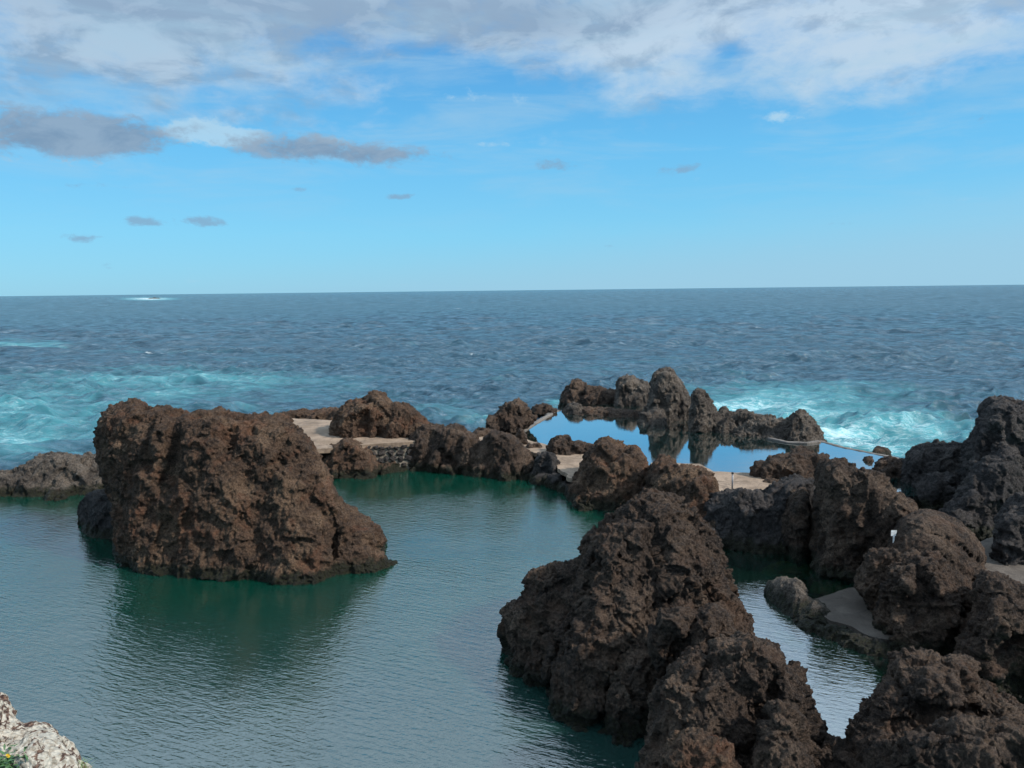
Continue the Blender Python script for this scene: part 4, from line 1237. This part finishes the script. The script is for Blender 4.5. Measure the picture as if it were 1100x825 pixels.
def azel(u, v):
    d = ray(u, v); return math.degrees(math.atan2(d[0], d[1])), math.degrees(math.asin(d[2] / np.linalg.norm(d)))


skyc = b.mix(1.0, sky.outputs[0], (0.55, 0.86, 1.12), 'MULTIPLY')
cr_ = b.n('ShaderNodeValToRGB'); b.l(b.math('DIVIDE', el, 45.0, clamp=True), cr_.inputs[0])
st = [(0.0, (1.65, 3.8, 5.2)), (0.09, (1.35, 3.9, 5.6)), (0.22, (0.92, 3.4, 5.6)), (0.40, (0.50, 2.2, 4.7)), (1.0, (0.4, 1.5, 3.4))]
while len(cr_.color_ramp.elements) < len(st): cr_.color_ramp.elements.new(0.5)
for e_, (p_, c_) in zip(cr_.color_ramp.elements, st):
    e_.position = p_; e_.color = c_ + (1,)
skyc = b.mix(0.85, skyc, cr_.outputs[0])
hs = b.n('ShaderNodeHueSaturation'); hs.inputs['Saturation'].default_value = 1.0; b.l(skyc, hs.inputs['Color']); skyc = hs.outputs[0]
# high broken cloud deck: seen in perspective, so laid out on a plane overhead
zz = b.math('MAXIMUM', b.math('ADD', sx.outputs[2], 0.06), 0.02)
c2 = b.n('ShaderNodeCombineXYZ')
b.l(b.math('DIVIDE', sx.outputs[0], zz), c2.inputs[0]); b.l(b.math('DIVIDE', sx.outputs[1], zz), c2.inputs[1])
deck = b.noise(b.mapping(c2.outputs[0], scale=(1.0, 0.8, 1), loc=(2.3, 0.4, 0)), 1.3, 8, 0.58, 0.25)
deck_f = b.noise(b.mapping(ae, scale=(0.5, 1.0, 1)), 0.55, 9, 0.62, 0.3)
cover = b.rng(el, 7.0, 19.5, -0.27, 0.085)
dv = b.math('ADD', b.math('ADD', b.math('MULTIPLY', deck, 0.55), b.math('MULTIPLY', deck_f, 0.5)), b.math('ADD', cover, b.rng(el, 20, 28, 0.0, 0.18)))


def blobs(lst, warp=0.55):
    tot = None
    for (u, v, wu, wv, amp) in lst:
        a0, e0 = azel(u, v); wa = wu / F * 57.3; we = wv / F * 57.3
        x = b.math('DIVIDE', b.math('SUBTRACT', az, a0), wa); y = b.math('DIVIDE', b.math('SUBTRACT', el, e0), we)
        r2 = b.math('ADD', b.math('MULTIPLY', x, x), b.math('MULTIPLY', y, y))
        g = b.math('MULTIPLY', b.math('EXPONENT', b.math('MULTIPLY', r2, -1.0)), amp)
        tot = g if tot is None else b.math('ADD', tot, g)
    return tot


hole = blobs([(560, 110, 120, 28, 0.22), (250, 105, 60, 14, 0.12), (470, 85, 45, 24, 0.12), (90, 90, 40, 12, 0.04), (780, 55, 25, 16, 0.12), (750, 110, 60, 12, 0.06)])
fill = blobs([(950, 50, 190, 52, 0.16), (650, 60, 110, 45, 0.10), (150, 40, 170, 40, 0.10), (420, 10, 300, 30, 0.12), (130, 100, 200, 36, 0.13), (380, 95, 60, 20, 0.10), (640, 108, 90, 16, 0.10)])
dv = b.math('ADD', b.math('SUBTRACT', dv, hole), fill)
deck_a = b.rng(dv, 0.36, 0.72)
shade = b.noise(b.mapping(ae, scale=(0.45, 0.9, 1), loc=(3, 8, 0)), 0.42, 7, 0.6, 0.4)
darker = b.math('ADD', b.rng(shade, 0.40, 0.66), blobs([(330, 12, 330, 28, 0.7), (560, 15, 120, 30, 0.5), (110, 70, 170, 60, 0.35), (950, 60, 250, 60, -0.55)]), clamp=True)
cl_col = b.mix(darker, (0.37, 0.45, 0.52), (0.20, 0.265, 0.34))
up_ = b.rng(el, 18, 32, 1.0, 2.2)
cu_ = b.n('ShaderNodeCombineXYZ'); [b.l(up_, cu_.inputs[i]) for i in range(3)]
cl_col = b.mix(1.0, cl_col, cu_.outputs[0], 'MULTIPLY')
# low grey stratus banks and scattered cloudlets
nz = b.noise(b.mapping(ae, scale=(0.55, 1.1, 1)), 0.55, 9, 0.62, 0.35)
nz2 = b.noise(b.mapping(ae, scale=(0.7, 1.2, 1), loc=(9, 1, 0)), 1.6, 7, 0.66, 0.2)
nn = b.math('ADD', b.math('MULTIPLY', b.math('SUBTRACT', nz, 0.5), 1.9), b.math('MULTIPLY', b.math('SUBTRACT', nz2, 0.5), 0.9))
banks = blobs([(50, 152, 80, 15, 0.95), (125, 140, 60, 17, 0.85), (10, 122, 40, 14, 0.5), (305, 160, 62, 13, 0.85), (405, 167, 62, 11, 0.9), (340, 150, 30, 8, 0.3)])
lets = blobs([(155, 238, 26, 7, 0.85), (222, 238, 24, 7, 0.85), (85, 256, 22, 6, 0.7), (428, 211, 26, 5, 0.75), (322, 204, 16, 5, 0.6), (592, 178, 44, 8, 0.7), (738, 181, 44, 8, 0.68),
              (150, 202, 70, 4, 0.45), (716, 238, 12, 3, 0.4), (658, 264, 16, 3, 0.45), (905, 240, 20, 3, 0.4), (115, 285, 16, 5, 0.4), (190, 287, 20, 4, 0.4), (985, 120, 30, 5, 0.5), (1060, 125, 60, 7, 0.55)])
white = blobs([(210, 138, 50, 12, 0.8), (240, 150, 45, 10, 0.7), (350, 152, 40, 7, 0.6), (535, 155, 40, 5, 0.45), (60, 172, 100, 6, 0.4), (850, 125, 40, 8, 0.5), (520, 105, 50, 12, 0.5)])
ba = b.rng(b.math('ADD', banks, b.math('MULTIPLY', nn, 1.1)), 0.28, 0.95)
la = b.rng(b.math('ADD', lets, b.math('MULTIPLY', nn, 0.9)), 0.42, 0.85, 0, 0.75)
la = b.math('MULTIPLY', la, b.rng(lets, 0.05, 0.25))
wa = b.math('MULTIPLY', b.rng(b.math('ADD', white, b.math('MULTIPLY', nn, 0.9)), 0.35, 0.8), b.rng(white, 0.05, 0.3))
ba = b.math('MULTIPLY', ba, b.rng(banks, 0.05, 0.3))
# low haze bank to the right and along the horizon
hz = b.rng(b.math('ADD', b.math('MULTIPLY', el, -0.16), b.math('ADD', b.math('MULTIPLY', az, 0.016), b.math('MULTIPLY', nn, 0.08))), -0.75, 0.30, 0.0, 0.65)
lp = b.mix(b.math('MULTIPLY', hz, b.rng(el, -1, 0, 0, 1)), b.mix(0.0, skyc, skyc), (2.3, 3.8, 4.9))
K = 10.0                                     # the background below runs at 0.1
sc_col = lambda c: tuple(x * K for x in c)
cl10 = b.mix(1.0, cl_col, (K, K, K), 'MULTIPLY')
col = b.mix(b.math('MULTIPLY', deck_a, 0.84), lp, cl10)
col = b.mix(b.math('MULTIPLY', wa, 0.75), col, sc_col((0.30, 0.44, 0.54)))
veil_n = b.noise(b.mapping(ae, scale=(0.16, 0.9, 1), loc=(1, 5, 0)), 0.5, 7, 0.6, 0.5)
veil = b.math('MULTIPLY', b.math('MULTIPLY', b.rng(veil_n, 0.42, 0.72), b.rng(el, 2.0, 11.0)), 0.45)
col = b.mix(veil, col, sc_col((0.25, 0.39, 0.50)))
bank_col = b.mix(b.rng(nz, 0.35, 0.65), sc_col((0.125, 0.185, 0.27)), sc_col((0.185, 0.25, 0.33)))
col = b.mix(b.math('MULTIPLY', ba, 0.88), col, bank_col)
col = b.mix(la, col, sc_col((0.15, 0.25, 0.36)))
bg = b.n('ShaderNodeBackground'); bg.inputs['Strength'].default_value = 0.1
b.l(col, bg.inputs['Color'])
wo = b.n('ShaderNodeOutputWorld'); b.l(bg.outputs[0], wo.inputs['Surface'])

vs_ = sc.view_settings
vs_.view_transform = 'Standard'; vs_.look = 'None'; vs_.exposure = 0.65; vs_.gamma = 1.0; vs_.use_curve_mapping = False
sc.render.engine = 'CYCLES'
cy = sc.cycles
cy.max_bounces = 6; cy.diffuse_bounces = 3; cy.glossy_bounces = 3; cy.transmission_bounces = 2; cy.transparent_max_bounces = 6
cy.use_denoising = True; cy.use_adaptive_sampling = True; cy.adaptive_threshold = 0.02
cy.caustics_reflective = False; cy.caustics_refractive = False
